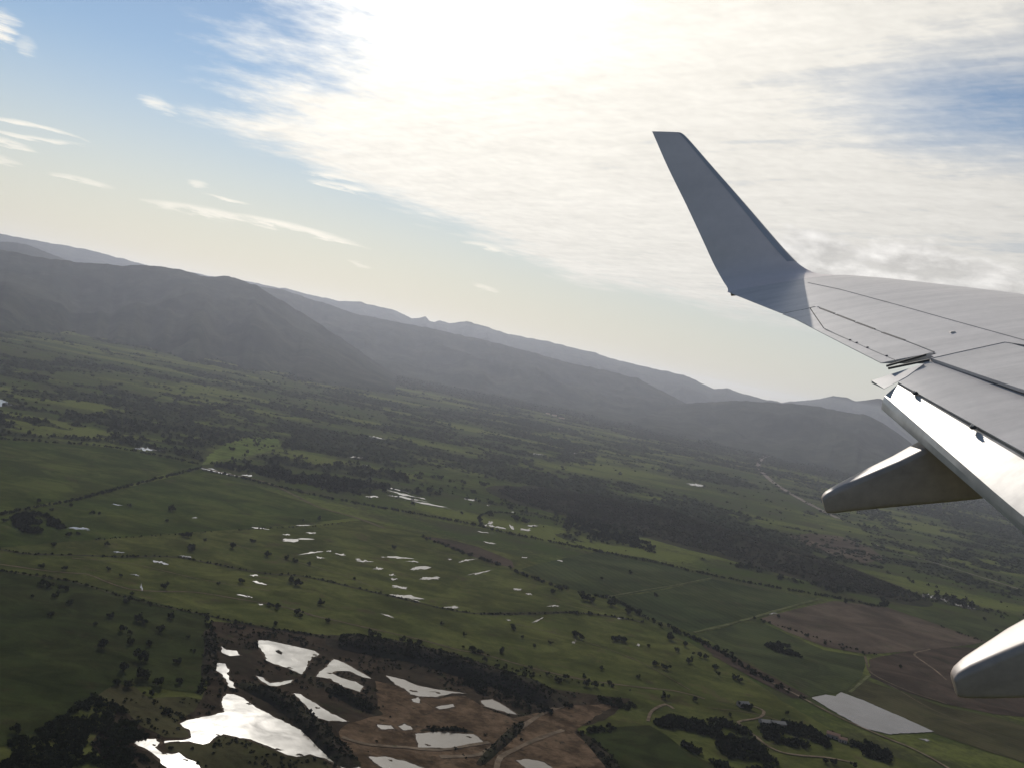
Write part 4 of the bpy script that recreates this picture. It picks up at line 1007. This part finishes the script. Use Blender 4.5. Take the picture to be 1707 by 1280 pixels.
def region(u, w):
    if u < 355 and w > 955: return ("the deep green corner pasture, upper half" if w < 1062 else "the deep green corner pasture, lower half")
    if u < 355 and w < 790: return "the far pasture behind the diagonal hedge"
    if u < 620 and w < 800: return 'the bright yellow-green clearing'
    if u < 330 and w < 900: return 'the smooth pasture at the left edge'
    if u < 330: return "the left meadow between stream and ditch"
    if w < 870 and 600 < u < 1010: return "the green clearing amid woodland belts"
    if u < 620 and w < 960: return "the puddled meadow above the stream"
    if u < 620: return 'the meadow just above the islet pond'
    if w < 1000 and u < 900: return 'the middle of the puddled meadow'
    if 600 < u < 900 and w < 1100: return "the meadow along the long quarry bank"
    if u < 1010 and w >= 1100: return "the row above the eastern quarry thicket"
    if u < 1110 and w > 1000: return "the meadow below the stream's right end"
    if u < 1110: return "the puddled meadow's upper right corner"
    if u < 1260 and w < 1145: return "the fringe of the thick diagonal hedge"
    if u < 1300 and w >= 1145: return 'the farmstead near the winding track'
    if w > 1195: return "the copse fringe below the reservoir"
    if w > 1015: return 'the near edge of the ploughed field'
    return "the land right of the scrub hill"


byreg = {}
for t in TREES: byreg.setdefault(region(t[0], t[1]), []).append(t)
nt_count = 0
for reg, lst in byreg.items():
    lst.sort()
    med = sorted(q[2] for q in lst)[len(lst) // 2]
    for i, (u, w, s) in enumerate(lst):
        rad_px = s / 2
        g = gp(u, w + rad_px * 0.7); dist = math.hypot(math.hypot(*g), H)
        rad = max(1.4, 0.86 * rad_px * dist / FPX)
        root = bpy.data.objects.new('tree', None); col.objects.link(root)
        root.location = (g[0], g[1], 0.3); root.rotation_euler = (0, 0, random.uniform(0, 6.28))
        root.scale = (rad, rad, rad * random.uniform(1.0, 1.35))
        look = 'large dark tree' if s > med * 1.3 else ('small dark tree' if s < med * 0.75 else 'dark rounded tree')
        if len(lst) == 1: lab = f'{look}, the only one in {reg}'
        elif i < 20 and i < (len(lst) + 1) // 2: lab = f'{look}, {ORD[i] + " from the left" if i else "leftmost"} in {reg}'
        else:
            j = len(lst) - 1 - i; lab = f'{look}, {ORD[min(j, 19)] + " from the right" if j else "rightmost"} in {reg}'
        tag(root, lab, 'tree', 'single trees scattered over the pastures')
        for nm, me in (('trunk', trunks[i % 4]), ('crown', crowns[random.randrange(9)])):
            o = bpy.data.objects.new(nm, me); col.objects.link(o); o.parent = root
        nt_count += 1
print('trees', nt_count)

# ------------------------------------------------------------------ farm buildings
def house(u, v, L, W, hw, hr, rot, roofmat, label, name='farmhouse', cat='building'):
    g = gp(u, v); root = bpy.data.objects.new(name, None); col.objects.link(root)
    root.location = (g[0], g[1], 0.3); root.rotation_euler = (0, 0, rot)
    tag(root, label, cat, 'farm buildings in the valley')
    def box(nm, x0, x1, y0, y1, z0, z1, mat):
        bm = bmesh.new(); bmesh.ops.create_cube(bm, size=1)
        for q in bm.verts: q.co = Vector(((x0 + x1) / 2 + q.co.x * (x1 - x0), (y0 + y1) / 2 + q.co.y * (y1 - y0), (z0 + z1) / 2 + q.co.z * (z1 - z0)))
        me = bpy.data.meshes.new(nm); bm.to_mesh(me); bm.free(); return link(nm, me, mat, root)
    bm = bmesh.new()
    pr = [(-L / 2, -W / 2, 0), (L / 2, -W / 2, 0), (L / 2, W / 2, 0), (-L / 2, W / 2, 0), (-L / 2, -W / 2, hw), (L / 2, -W / 2, hw), (L / 2, W / 2, hw), (-L / 2, W / 2, hw), (-L / 2, 0, hw + hr), (L / 2, 0, hw + hr)]
    q = [bm.verts.new(c_) for c_ in pr]
    for f_ in [(0, 1, 5, 4), (2, 3, 7, 6), (1, 2, 6, 9, 5), (3, 0, 4, 8, 7)]: bm.faces.new([q[i] for i in f_])
    me = bpy.data.meshes.new('wall'); bm.to_mesh(me); bm.free(); link('wall', me, 'plaster', root)
    bm = bmesh.new(); o_ = 0.4; tk = 0.18
    for sgn in (-1, 1):
        a = [(-L / 2 - o_, sgn * (W / 2 + o_), hw - o_ * hr / (W / 2)), (L / 2 + o_, sgn * (W / 2 + o_), hw - o_ * hr / (W / 2)), (L / 2 + o_, 0, hw + hr), (-L / 2 - o_, 0, hw + hr)]
        lo = [bm.verts.new((c_[0], c_[1], c_[2] + 0.02)) for c_ in a]; hi = [bm.verts.new((c_[0], c_[1], c_[2] + tk)) for c_ in a]
        bm.faces.new(lo); bm.faces.new(hi)
        for i in range(4): bm.faces.new((lo[i], lo[(i + 1) % 4], hi[(i + 1) % 4], hi[i]))
    bmesh.ops.recalc_face_normals(bm, faces=bm.faces[:])
    me = bpy.data.meshes.new('roof'); bm.to_mesh(me); bm.free(); link('roof', me, roofmat, root)
    box('door', -0.6, 0.6, -W / 2 - 0.06, -W / 2 + 0.02, 0.02, min(2.2, hw - 0.2), 'doorwood')
    for k in (-1, 1): box('window', k * L * 0.3 - 0.55, k * L * 0.3 + 0.55, -W / 2 - 0.05, -W / 2 + 0.02, 1.0, min(2.1, hw - 0.2), 'windowglass')


house(1287, 1208, 30, 9, 3.5, 1.8, 0.25, 'sheetroof', 'long grey-roofed shed beside the winding farm track', 'farm_shed')
house(1238, 1177, 13, 8, 4, 2, 0.4, 'sheetroof', 'small farm building among trees at the track bend')
house(1388, 1229, 14, 8, 4, 2, -0.35, 'rooftile', 'little tiled farmhouse below the rectangular reservoir')
house(1404, 1236, 9, 7, 3.5, 1.6, -0.2, 'rooftile', 'smaller outbuilding right of the tiled farmhouse', 'outbuilding')
house(924, 693, 30, 14, 6, 3, 0.1, 'rooftile', 'far farmhouse, left one of the hamlet under the middle range')
house(936, 698, 34, 14, 6, 3, -0.2, 'rooftile', 'far farmhouse, right one of the hamlet under the middle range')
house(913, 690, 26, 12, 5, 3, 0.3, 'rooftile', 'far small house at the edge of the hamlet', 'farmhouse')

# ------------------------------------------------------------------ the aircraft wing (local frame: x forward, y outboard to port, z up, metres)
CA = np.array([-11.599, 1.736, 2.854])                    # the seat's window in that frame
RA = np.array([[0.986, 0.080, 0.149], [0.139, 0.119, -0.983], [-0.097, 0.990, 0.106]])
Uq, _, Vq = np.linalg.svd(RA); RA = Uq @ Vq               # camera axes -> aircraft axes
CW = np.column_stack([rgt, upv, -fwd])
AW = CW @ RA.T
wing = bpy.data.objects.new('airplane_wing', None); col.objects.link(wing)
MW = Matrix.Identity(4); tr = CAM - AW @ CA
for i in range(3):
    for j in range(3): MW[i][j] = AW[i, j]
    MW[i][3] = tr[i]
wing.matrix_world = MW
tag(wing, 'grey airliner wing with upturned winglet and lowered flaps', 'wing')


def aray(u, v): return RA @ np.array([(u - CX) / FPX, -(v - CY) / FPX, -1.0])
def at_y(u, v, y):
    d = aray(u, v); return CA + d * ((y - CA[1]) / d[1])
def zmid(y): return 0.105 * y + 0.645 * (y / 17) ** 2
LEp = np.array([(0, 0.2), (6, -2.9), (10, -4.85), (12, -5.88), (14.53, -7.27), (15.24, -7.76), (16.0, -8.32), (16.6, -8.85)])
TEp = np.array([(0, -8.3), (5.5, -8.3), (9.0, -8.75), (12.13, -9.395), (14.49, -9.944), (16.28, -10.55), (16.6, -10.66)])
def xle(y): return np.interp(y, LEp[:, 0], LEp[:, 1])
def xte(y): return np.interp(y, TEp[:, 0], TEp[:, 1])
def half_t(s, c, t=0.105):
    s = np.clip(s, 0, 1)
    return 5 * t * c * (0.2969 * np.sqrt(s) - 0.1260 * s - 0.3516 * s ** 2 + 0.2843 * s ** 3 - 0.1036 * s ** 4)
def z_up(x, y):
    c = xle(y) - xte(y); s = (xle(y) - x) / c
    return zmid(y) + half_t(s, c)
def on_wing(u, v, off=0.0):
    d = aray(u, v); ts = np.linspace(4, 30, 2600)
    P = CA[None] + d[None] * ts[:, None]
    f = P[:, 2] - z_up(P[:, 0], P[:, 1]) - off
    i = np.where((f[1:] <= 0) & (f[:-1] > 0))[0]
    i = i[0] if len(i) else int(np.argmin(np.abs(f)))
    k = f[i] / (f[i] - f[i + 1] + 1e-12) if i + 1 < len(f) else 0
    return P[i] + (P[min(i + 1, len(P) - 1)] - P[i]) * np.clip(k, 0, 1)
def on_mid(u, v, dz):
    d = aray(u, v); ts = np.linspace(4, 30, 2600); P = CA[None] + d[None] * ts[:, None]
    f = P[:, 2] - zmid(P[:, 1]) - dz
    i = int(np.argmin(np.abs(f[:1600]))); return P[i]


def loft(name, rings, mat, caps=True, smooth=True, parent=None):
    rings = np.asarray(rings); n, k, _ = rings.shape
    bm = bmesh.new(); vv = [[bm.verts.new(p) for p in r] for r in rings]
    for i in range(n - 1):
        for j in range(k): bm.faces.new((vv[i][j], vv[i][(j + 1) % k], vv[i + 1][(j + 1) % k], vv[i + 1][j]))
    if caps:
        bm.faces.new(vv[0]); bm.faces.new(vv[-1][::-1])
    bmesh.ops.recalc_face_normals(bm, faces=bm.faces[:])
    for f_ in bm.faces: f_.smooth = smooth
    for e_ in bm.edges:
        if len(e_.link_faces) == 2 and e_.calc_face_angle() > 0.6: e_.smooth = False
    me = bpy.data.meshes.new(name); bm.to_mesh(me); bm.free()
    return link(name, me, mat, parent or wing)


# main skin
HO, HI = np.array([-9.604, 14.79]), np.array([-8.891, 12.316])          # aileron hinge line, outboard and inboard ends
def xcut(y):
    if y >= 14.86: return xte(y)
    if y >= 12.22: return np.interp(y, [HI[1], HO[1]], [HI[0], HO[0]])
    return np.interp(y, [5, 10.82, 12.09], [-7.0, -8.50, -8.95])
S = np.concatenate([np.linspace(0, 1, 22) ** 2])
def wing_ring(y, x_aft):
    c = xle(y) - xte(y); sc_ = min((xle(y) - x_aft) / c, 0.995); s = S * sc_
    h = half_t(s, c)
    upper = [(xle(y) - q * c, y, zmid(y) + hh) for q, hh in zip(s[::-1], h[::-1])]
    lower = [(xle(y) - q * c, y, zmid(y) - 0.75 * hh) for q, hh in zip(s[1:], h[1:])]
    return upper + lower
ys = [1.9, 4, 6, 8, 9, 10, 10.8, 11.5, 12.0, 12.2, 12.225, 12.8, 13.4, 14.0, 14.5, 14.84, 14.865, 15.2, 15.6, 16.0, 16.3, 16.45]
loft('wing_skin', [wing_ring(y, xcut(y)) for y in ys], 'wing')

# winglet: sections climb round the blend, each with its leading and trailing point
def sec_ring(le, te, up, t, n=12):
    le, te, up = map(np.asarray, (le, te, up)); c = np.linalg.norm(te - le); ax = (te - le) / c
    up = up - ax * (up @ ax); up /= np.linalg.norm(up)
    s = np.linspace(0, 1, n) ** 1.6; h = half_t(s, c, t)
    return [le + ax * q * c + up * hh for q, hh in zip(s[::-1], h[::-1])] + [le + ax * q * c - up * hh for q, hh in zip(s[1:], h[1:])]


WLS = []
y0 = 16.42
WLS.append((np.array([xle(y0), y0, zmid(y0)]), np.array([xte(y0), y0, zmid(y0)]), (0, -0.1, 1), 0.105))
for (lu, lv), (tu, tv), y, up_, t in [((1392, 462), (1213, 481), 16.66, (0, -0.38, 0.92), 0.10), ((1362, 457), (1206, 470), 16.84, (0, -0.62, 0.78), 0.095), ((1338, 445), (1198, 456), 16.96, (0, -0.78, 0.62), 0.09),
                                     ((1318, 427), (1188, 437), 17.05, (0, -0.88, 0.46), 0.088), ((1290, 396), (1172, 402), 17.13, (0, -0.92, 0.38), 0.085), ((1240, 338), (1144, 342), 17.30, (0, -0.94, 0.34), 0.08), ((1188, 279), (1114, 281), 17.48, (0, -0.94, 0.34), 0.08),
                                     ((1146, 231), (1092, 231), 17.62, (0, -0.94, 0.34), 0.075), ((1134, 221.5), (1087, 219.5), 17.65, (0, -0.94, 0.34), 0.05)]:
    WLS.append((at_y(lu, lv, y), at_y(tu, tv, y), up_, t))
def dense(secs, n=4):
    """Catmull-Rom through the sections so that the blend is one smooth curve"""
    out = []
    for i in range(len(secs) - 1):
        q = [secs[max(i - 1, 0)], secs[i], secs[i + 1], secs[min(i + 2, len(secs) - 1)]]
        for t in np.linspace(0, 1, n, endpoint=False):
            cr = lambda k: 0.5 * (2 * np.asarray(q[1][k]) + (np.asarray(q[2][k]) - np.asarray(q[0][k])) * t + (2 * np.asarray(q[0][k]) - 5 * np.asarray(q[1][k]) + 4 * np.asarray(q[2][k]) - np.asarray(q[3][k])) * t ** 2 + (3 * np.asarray(q[1][k]) - np.asarray(q[0][k]) - 3 * np.asarray(q[2][k]) + np.asarray(q[3][k])) * t ** 3)
            out.append((cr(0), cr(1), cr(2), float(cr(3))))
    return out + [secs[-1]]


wl_o = loft('winglet', [sec_ring(*w_, n=18) for w_ in dense(WLS)], 'winglet')
# bare-metal leading edge of the winglet, wrapped 3 mm proud
rings = []
for le, te, up_, t in dense(WLS)[14:]:
    r_ = np.array(sec_ring(le, te, up_, t, 16)); c = np.linalg.norm(te - le); ax = (te - le) / c
    q = (r_ - le) @ ax / c
    sel = r_[(q < 0.17)]; ctr = le + ax * c * 0.12
    out = sel + (sel - ctr) / np.linalg.norm(sel - ctr, axis=1)[:, None] * 0.004
    rings.append(out)
kmin = min(len(r_) for r_ in rings)
rings = [r_[(len(r_) - kmin) // 2:(len(r_) - kmin) // 2 + kmin] for r_ in rings]
loft('winglet_leading_edge', rings, 'metal')
# navigation light block at the winglet's trailing foot
def block(name, pts8, mat, bev=0.006, parent=None):
    bm = bmesh.new(); q = [bm.verts.new(p) for p in pts8]
    for f_ in [(0, 1, 2, 3), (7, 6, 5, 4), (0, 4, 5, 1), (1, 5, 6, 2), (2, 6, 7, 3), (3, 7, 4, 0)]: bm.faces.new([q[i] for i in f_])
    bmesh.ops.recalc_face_normals(bm, faces=bm.faces[:])
    if bev: bmesh.ops.bevel(bm, geom=bm.edges[:], offset=bev, segments=2, affect='EDGES')
    me = bpy.data.meshes.new(name); bm.to_mesh(me); bm.free()
    return link(name, me, mat, parent or wing, smooth=False)
def slab8(c4, thick):
    c4 = np.asarray(c4, float); n = np.cross(c4[1] - c4[0], c4[3] - c4[0]); n /= np.linalg.norm(n)
    if n[2] < 0: n = -n
    return list(c4 - n * thick) + list(c4)


a, b_, c_, d_ = at_y(1218, 488, 16.36), at_y(1252, 484, 16.36), at_y(1250, 491, 16.30), at_y(1219, 494, 16.30)
block('navigation_light', [a, b_, b_ + (0, .07, 0), a + (0, .07, 0), d_, c_, c_ + (0, .07, 0), d_ + (0, .07, 0)], 'lens', 0.004)
# dark lens ahead of the tip
a = at_y(1388, 462.5, 16.62); b_ = at_y(1442, 467, 16.30)
e = np.array([0.05, 0.02, 0]); z1 = np.array([0, 0, 0.028])
block('tip_light', [a, b_, b_ + e, a + e, a + z1 * .7, b_ + z1 * .5, b_ + e + z1 * .5, a + e + z1 * .7], 'seam', 0.006)

# aileron with its tab
def ail_ring(y, s0x, s1x, lift=0.0, gap_=0.02):
    c = xle(y) - xte(y); s = np.linspace((xle(y) - s0x + gap_) / c, min((xle(y) - s1x) / c, 0.998), 7); h = half_t(s, c) + lift
    return [(xle(y) - q * c, y, zmid(y) + hh) for q, hh in zip(s[::-1], h[::-1])] + [(xle(y) - q * c, y, zmid(y) - 0.75 * hh) for q, hh in zip(s, h)]
tabO, tabI = on_wing(1375, 549), on_wing(1494, 601)
def xtab(y): return np.interp(y, [tabI[1], tabO[1]], [tabI[0], tabO[0]])
yy = np.linspace(12.26, 14.82, 9)
loft('aileron', [ail_ring(y, xcut(y), xtab(y) if y < tabO[1] + .1 else xtab(y), 0.004) for y in yy], 'wingpanel')
loft('aileron_tab', [ail_ring(y, xtab(y), xte(y), 0.003, 0.012) for y in yy], 'wingpanel')


# strips laid on the skin: open gaps, hinge slots and joints
def strip(pts, w, mat, name='panel_seam', off=0.004):
    P = []
    for (u0, v0), (u1, v1) in zip(pts[:-1], pts[1:]):
        n = max(2, int(math.hypot(u1 - u0, v1 - v0) / 8))
        for k in np.linspace(0, 1, n, endpoint=False): P.append(on_wing(u0 + (u1 - u0) * k, v0 + (v1 - v0) * k, off))
    P.append(on_wing(*pts[-1], off)); P = np.array(P)
    t = np.gradient(P, axis=0); n = np.cross(t, np.array([0, 0, 1.0])); n /= np.linalg.norm(n, axis=1)[:, None]
    ring = [[p + q * w / 2, p - q * w / 2, p - q * w / 2 - np.array([0, 0, .02]), p + q * w / 2 - np.array([0, 0, .02])] for p, q in zip(P, n)]
    return loft(name, ring, mat, smooth=False)


strip([(1347, 471), (1400, 482), (1500, 509), (1600, 537), (1720, 570)], 0.010, 'seamlight')
strip([(1722, 577), (1675, 570), (1610, 584), (1552, 597)], 0.012, 'seamlight', off=0.014)
for a, b_ in [((1367, 513.5), (1391, 522.5)), ((1394, 524), (1424, 535.5)), ((1427, 537), (1458, 548.5)), ((1471, 554), (1508, 567))]:
    strip([a, b_], 0.035, 'seam', 'hinge_slot')
strip([(1511, 568), (1557, 586)], 0.012, 'seamlight')
strip([(1336, 517), (1357, 511), (1366, 513)], 0.012, 'seamlight')
strip([(1375, 549.5), (1494, 601)], 0.010, 'seamlight')
strip([(1557, 586), (1478, 608.5)], 0.022, 'seam')
strip([(1549, 598.5), (1481, 612.5)], 0.035, 'seam')
for u, v in [(1417, 566.5), (1428, 571), (1446, 579), (1478, 593)]:
    a = on_wing(u, v, 0.006)
    block('hinge_bracket', [a + np.array(q) * 0.013 for q in [(-1, -1, -.4), (1, -1, -.4), (1, 1, -.4), (-1, 1, -.4), (-1, -1, .4), (1, -1, .4), (1, 1, .4), (-1, 1, .4)]], 'seam', 0.004)
a = on_wing(1587, 553, 0.004)
block('filler_cap', [a + np.array(q) for q in [(-.025, -.04, -.01), (.025, -.04, -.01), (.025, .04, -.01), (-.025, .04, -.01), (-.025, -.04, .004), (.025, -.04, .004), (.025, .04, .004), (-.025, .04, .004)]], 'metal', 0.002)

# spoilers: raised plates on the aft deck
def plate(name, c4, mat, thick, off, nu=10, nv=4):
    """plate that follows the curved skin between four (x, y) corners: 0-1 front edge, 3-2 aft edge"""
    c4 = np.asarray(c4, float); top = []
    for j in range(nv + 1):
        for i in range(nu + 1):
            s, t = i / nu, j / nv
            p = (c4[0] * (1 - s) + c4[1] * s) * (1 - t) + (c4[3] * (1 - s) + c4[2] * s) * t
            top.append((p[0], p[1], z_up(p[0], p[1]) + off))
    top = np.array(top); bot = top - np.array([0, 0, thick]); n = len(top)
    bm = bmesh.new(); vt = [bm.verts.new(p) for p in top]; vb = [bm.verts.new(p) for p in bot]
    for f_ in grid_faces(nv + 1, nu + 1):
        bm.faces.new([vt[i] for i in f_]); bm.faces.new([vb[i] for i in f_[::-1]])
    rim = [i for i in range(nu + 1)] + [(j + 1) * (nu + 1) - 1 for j in range(1, nv + 1)] + [nv * (nu + 1) + i for i in range(nu - 1, -1, -1)] + [j * (nu + 1) for j in range(nv - 1, 0, -1)]
    for a_, b2 in zip(rim, rim[1:] + rim[:1]): bm.faces.new((vt[a_], vt[b2], vb[b2], vb[a_]))
    bmesh.ops.recalc_face_normals(bm, faces=bm.faces[:])
    me = bpy.data.meshes.new(name); bm.to_mesh(me); bm.free()
    return link(name, me, mat, wing)


A_, B_ = on_wing(1551, 598.5), on_wing(1675, 571)
C_, D_ = on_wing(1720, 577.5), on_wing(1712, 653)
kx = (D_[0] - A_[0]) / (D_[1] - A_[1])
yB = 8.0
plate('spoiler', [(B_[0], B_[1]), (B_[0] + 0.30 * (B_[1] - 10.3), 10.3), (A_[0] + kx * (10.3 - A_[1]), 10.3), (A_[0], A_[1])], 'wingpanel', 0.03, 0.010)
plate('spoiler', [(B_[0] + 0.30 * (B_[1] - 10.28), 10.28), (B_[0] + 0.30 * (B_[1] - 8), 8), (A_[0] + kx * (8 - A_[1]), 8), (A_[0] + kx * (10.28 - A_[1]), 10.28)], 'wingpanel', 0.03, 0.010)

# main flap, tucked under the spoilers
def flap_sheet(name, rows, mat, thick):
    """rows: list of point rows (front to aft); closed thin body"""
    top = np.array(rows); nr_, nc_, _ = top.shape
    bot = top.copy()
    for i in range(nr_): bot[i, :, 2] -= thick * (1 - 0.85 * i / (nr_ - 1))
    bm = bmesh.new(); vt = [bm.verts.new(p) for p in top.reshape(-1, 3)]; vb = [bm.verts.new(p) for p in bot.reshape(-1, 3)]
    for f_ in grid_faces(nr_, nc_):
        bm.faces.new([vt[i] for i in f_]); bm.faces.new([vb[i] for i in f_[::-1]])
    rim = list(range(nc_)) + [i * nc_ + nc_ - 1 for i in range(1, nr_)] + [(nr_ - 1) * nc_ + j for j in range(nc_ - 2, -1, -1)] + [i * nc_ for i in range(nr_ - 2, 0, -1)]
    for a_, b2 in zip(rim, rim[1:] + rim[:1]): bm.faces.new((vt[a_], vt[b2], vb[b2], vb[a_]))
    bmesh.ops.recalc_face_normals(bm, faces=bm.faces[:])
    for f_ in bm.faces: f_.smooth = True
    for e_ in bm.edges:
        if len(e_.link_faces) == 2 and e_.calc_face_angle() > 0.22: e_.smooth = False
    me = bpy.data.meshes.new(name); bm.to_mesh(me); bm.free()
    return link(name, me, mat, wing)


def lerp_px(a, b_, n): return [(a[0] + (b_[0] - a[0]) * k, a[1] + (b_[1] - a[1]) * k) for k in np.linspace(0, 1, n)]
NC = 12
f_front = [on_mid(u, v, 0.015) for u, v in lerp_px((1556, 594), (1900, 704), NC)]
f_gap = [on_mid(u, v, 0.028) for u, v in lerp_px((1543, 603), (1900, 720), NC)]
f_mid = [on_mid(u, v, -0.005) for u, v in lerp_px((1522, 618), (1900, 786), NC)]
f_aft = [on_mid(u, v, -0.065) for u, v in lerp_px((1497, 637), (1900, 860), NC)]
flap_sheet('main_flap', [f_front, f_gap, f_mid, f_aft], 'flap', 0.07)
fp0, fp1, fp2 = np.array(f_mid[0]), np.array(f_aft[0]), np.array(f_aft[3])
fn_ = np.cross(fp1 - fp0, fp2 - fp0); fn_ /= np.linalg.norm(fn_)
def on_flap(u, v):
    d = aray(u, v); return CA + d * (((fp0 - CA) @ fn_) / (d @ fn_))
lift = fn_ * (0.004 if fn_[2] > 0 else -0.004)
e1 = [on_flap(1541, 606.5) + lift, on_flap(1490, 623) + lift, on_flap(1453, 635) + lift]
e2 = [on_flap(1512, 628) + lift, on_flap(1492, 639) + lift, on_flap(1474, 648.5) + lift]
flap_sheet('flap_end_plate', [e1, e2], 'flap', 0.025)

# aft flap, drooped steeply: glossy, catches the sun
def px_pts(px): 
    u = [q[0] for q in px]
    return lambda k: (np.interp(k, np.linspace(0, 1, len(px)), u), np.interp(k, np.linspace(0, 1, len(px)), [q[1] for q in px]), np.interp(k, np.linspace(0, 1, len(px)), [q[2] for q in px]))
ks = np.linspace(0, 1, 14)
rows = []
for px_ in [[(1501, 635, -.085), (1707, 749, -.095), (1900, 856, -.105)], [(1496, 641, -.08), (1704, 764, -.105), (1895, 876, -.125)], [(1486, 650, -.120), (1690, 800, -.197), (1880, 935, -.26)],
            [(1474.5, 660, -.167), (1672, 832, -.291), (1860, 985, -.39)], [(1471, 669, -.212), (1667, 842, -.345), (1852, 1000, -.45)], [(1469, 680, -.272), (1662, 848, -.392), (1848, 1010, -.50)]]:
    fn = px_pts(px_); rows.append([on_mid(*fn(k)) for k in ks])
flap_sheet('aft_flap', rows, 'aftflap', 0.05)
for u, v in [(1525.5, 654.5), (1622, 711)]:
    a = on_mid(u, v, -0.06)
    br = block('flap_bracket', [a + np.array(q) * 0.024 for q in [(-1, -1, -.8), (1, -1, -.8), (1, 1, -.8), (-1, 1, -.8), (-1, -1, .5), (1, -1, .5), (1, 1, .5), (-1, 1, .5)]], 'seam', 0.008)
    a = a + np.array([-0.012, -0.012, 0.012])
    block('bolt_head', [a + np.array(q) * 0.013 for q in [(-1, -1, -1), (1, -1, -1), (1, 1, -1), (-1, 1, -1), (-1, -1, 1), (1, -1, 1), (1, 1, 1), (-1, 1, 1)]], 'metal', 0.008, br)

# flap track fairings: canoe bodies hanging under the flap, tail pointing aft
def fairing(yf, top_px, bot_px, wmax, tipw):
    """top and bottom outline of the inboard face, tail first"""
    T_ = np.array([at_y(u, v, yf) for u, v in top_px]); B2 = np.array([at_y(u, v, yf) for u, v in bot_px])
    ks_ = np.concatenate([[0, 0.008, 0.025, 0.06], np.linspace(0.12, 1, 12)])
    lt = lambda P, k: np.array([np.interp(k, np.linspace(0, 1, len(P)), P[:, i]) for i in range(3)])
    rings = []
    for k in ks_:
        t, b2 = lt(T_, k), lt(B2, k)
        w = tipw + (wmax - tipw) * min(1, k * 1.25) ** 0.8
        sq = 1.0 if k > 0.05 else (0.72 + 0.28 * math.sqrt(k / 0.05))
        mid = (t + b2) / 2; t = mid + (t - mid) * sq; b2 = mid + (b2 - mid) * sq; w *= (0.55 + 0.45 * sq) if sq < 1 else 1
        hgt = np.linalg.norm(t - b2); r_ = min(0.05, hgt * 0.2, w * 0.3)
        o_ = np.array([0, 1.0, 0]); up_ = (t - b2) / hgt; ring = []
        # rounded rectangle, inboard top corner first
        for cx_, cy_, a0 in [(w - r_, hgt - r_, 0), (r_, hgt - r_, 90), (r_ * 1.6, r_, 180), (w - r_ * 1.6, r_, 270)]:
            for aa_ in (0, 22.5, 45, 67.5, 90):
                an = R(a0 + aa_); ring.append(b2 + o_ * (cx_ + r_ * math.cos(an)) + up_ * (cy_ + r_ * math.sin(an)))
        # the upper deck falls towards outboard
        rings.append(ring)
    return loft('flap_track_fairing', rings, 'fairing')


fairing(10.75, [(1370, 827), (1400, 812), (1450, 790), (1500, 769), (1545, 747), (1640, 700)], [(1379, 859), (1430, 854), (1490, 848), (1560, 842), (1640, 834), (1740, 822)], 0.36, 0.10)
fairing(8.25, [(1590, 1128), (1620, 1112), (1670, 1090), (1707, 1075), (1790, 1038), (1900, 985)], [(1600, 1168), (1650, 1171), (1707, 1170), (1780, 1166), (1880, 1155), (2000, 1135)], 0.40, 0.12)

# ------------------------------------------------------------------ air of the valley
bm = bmesh.new(); bmesh.ops.create_cube(bm, size=1)
for q in bm.verts: q.co = Vector((q.co.x * 48000, q.co.y * 48000, -7 + (q.co.z + 0.5) * (570 + 7)))
me = bpy.data.meshes.new('haze'); bm.to_mesh(me); bm.free()
m = bpy.data.materials.new('haze'); m.use_nodes = True; nt = m.node_tree; nt.nodes.clear()
out = nt.nodes.new('ShaderNodeOutputMaterial'); pvn = nt.nodes.new('ShaderNodeVolumePrincipled')
pvn.inputs['Color'].default_value = (0.80, 0.85, 1.0, 1); pvn.inputs['Density'].default_value = 3.5e-5; pvn.inputs['Anisotropy'].default_value = 0.65
nt.links.new(pvn.outputs[0], out.inputs['Volume'])
hz_o = bpy.data.objects.new('haze', me); col.objects.link(hz_o); me.materials.append(m)
tag(hz_o, 'thin blue haze filling the valley air', kind='stuff')
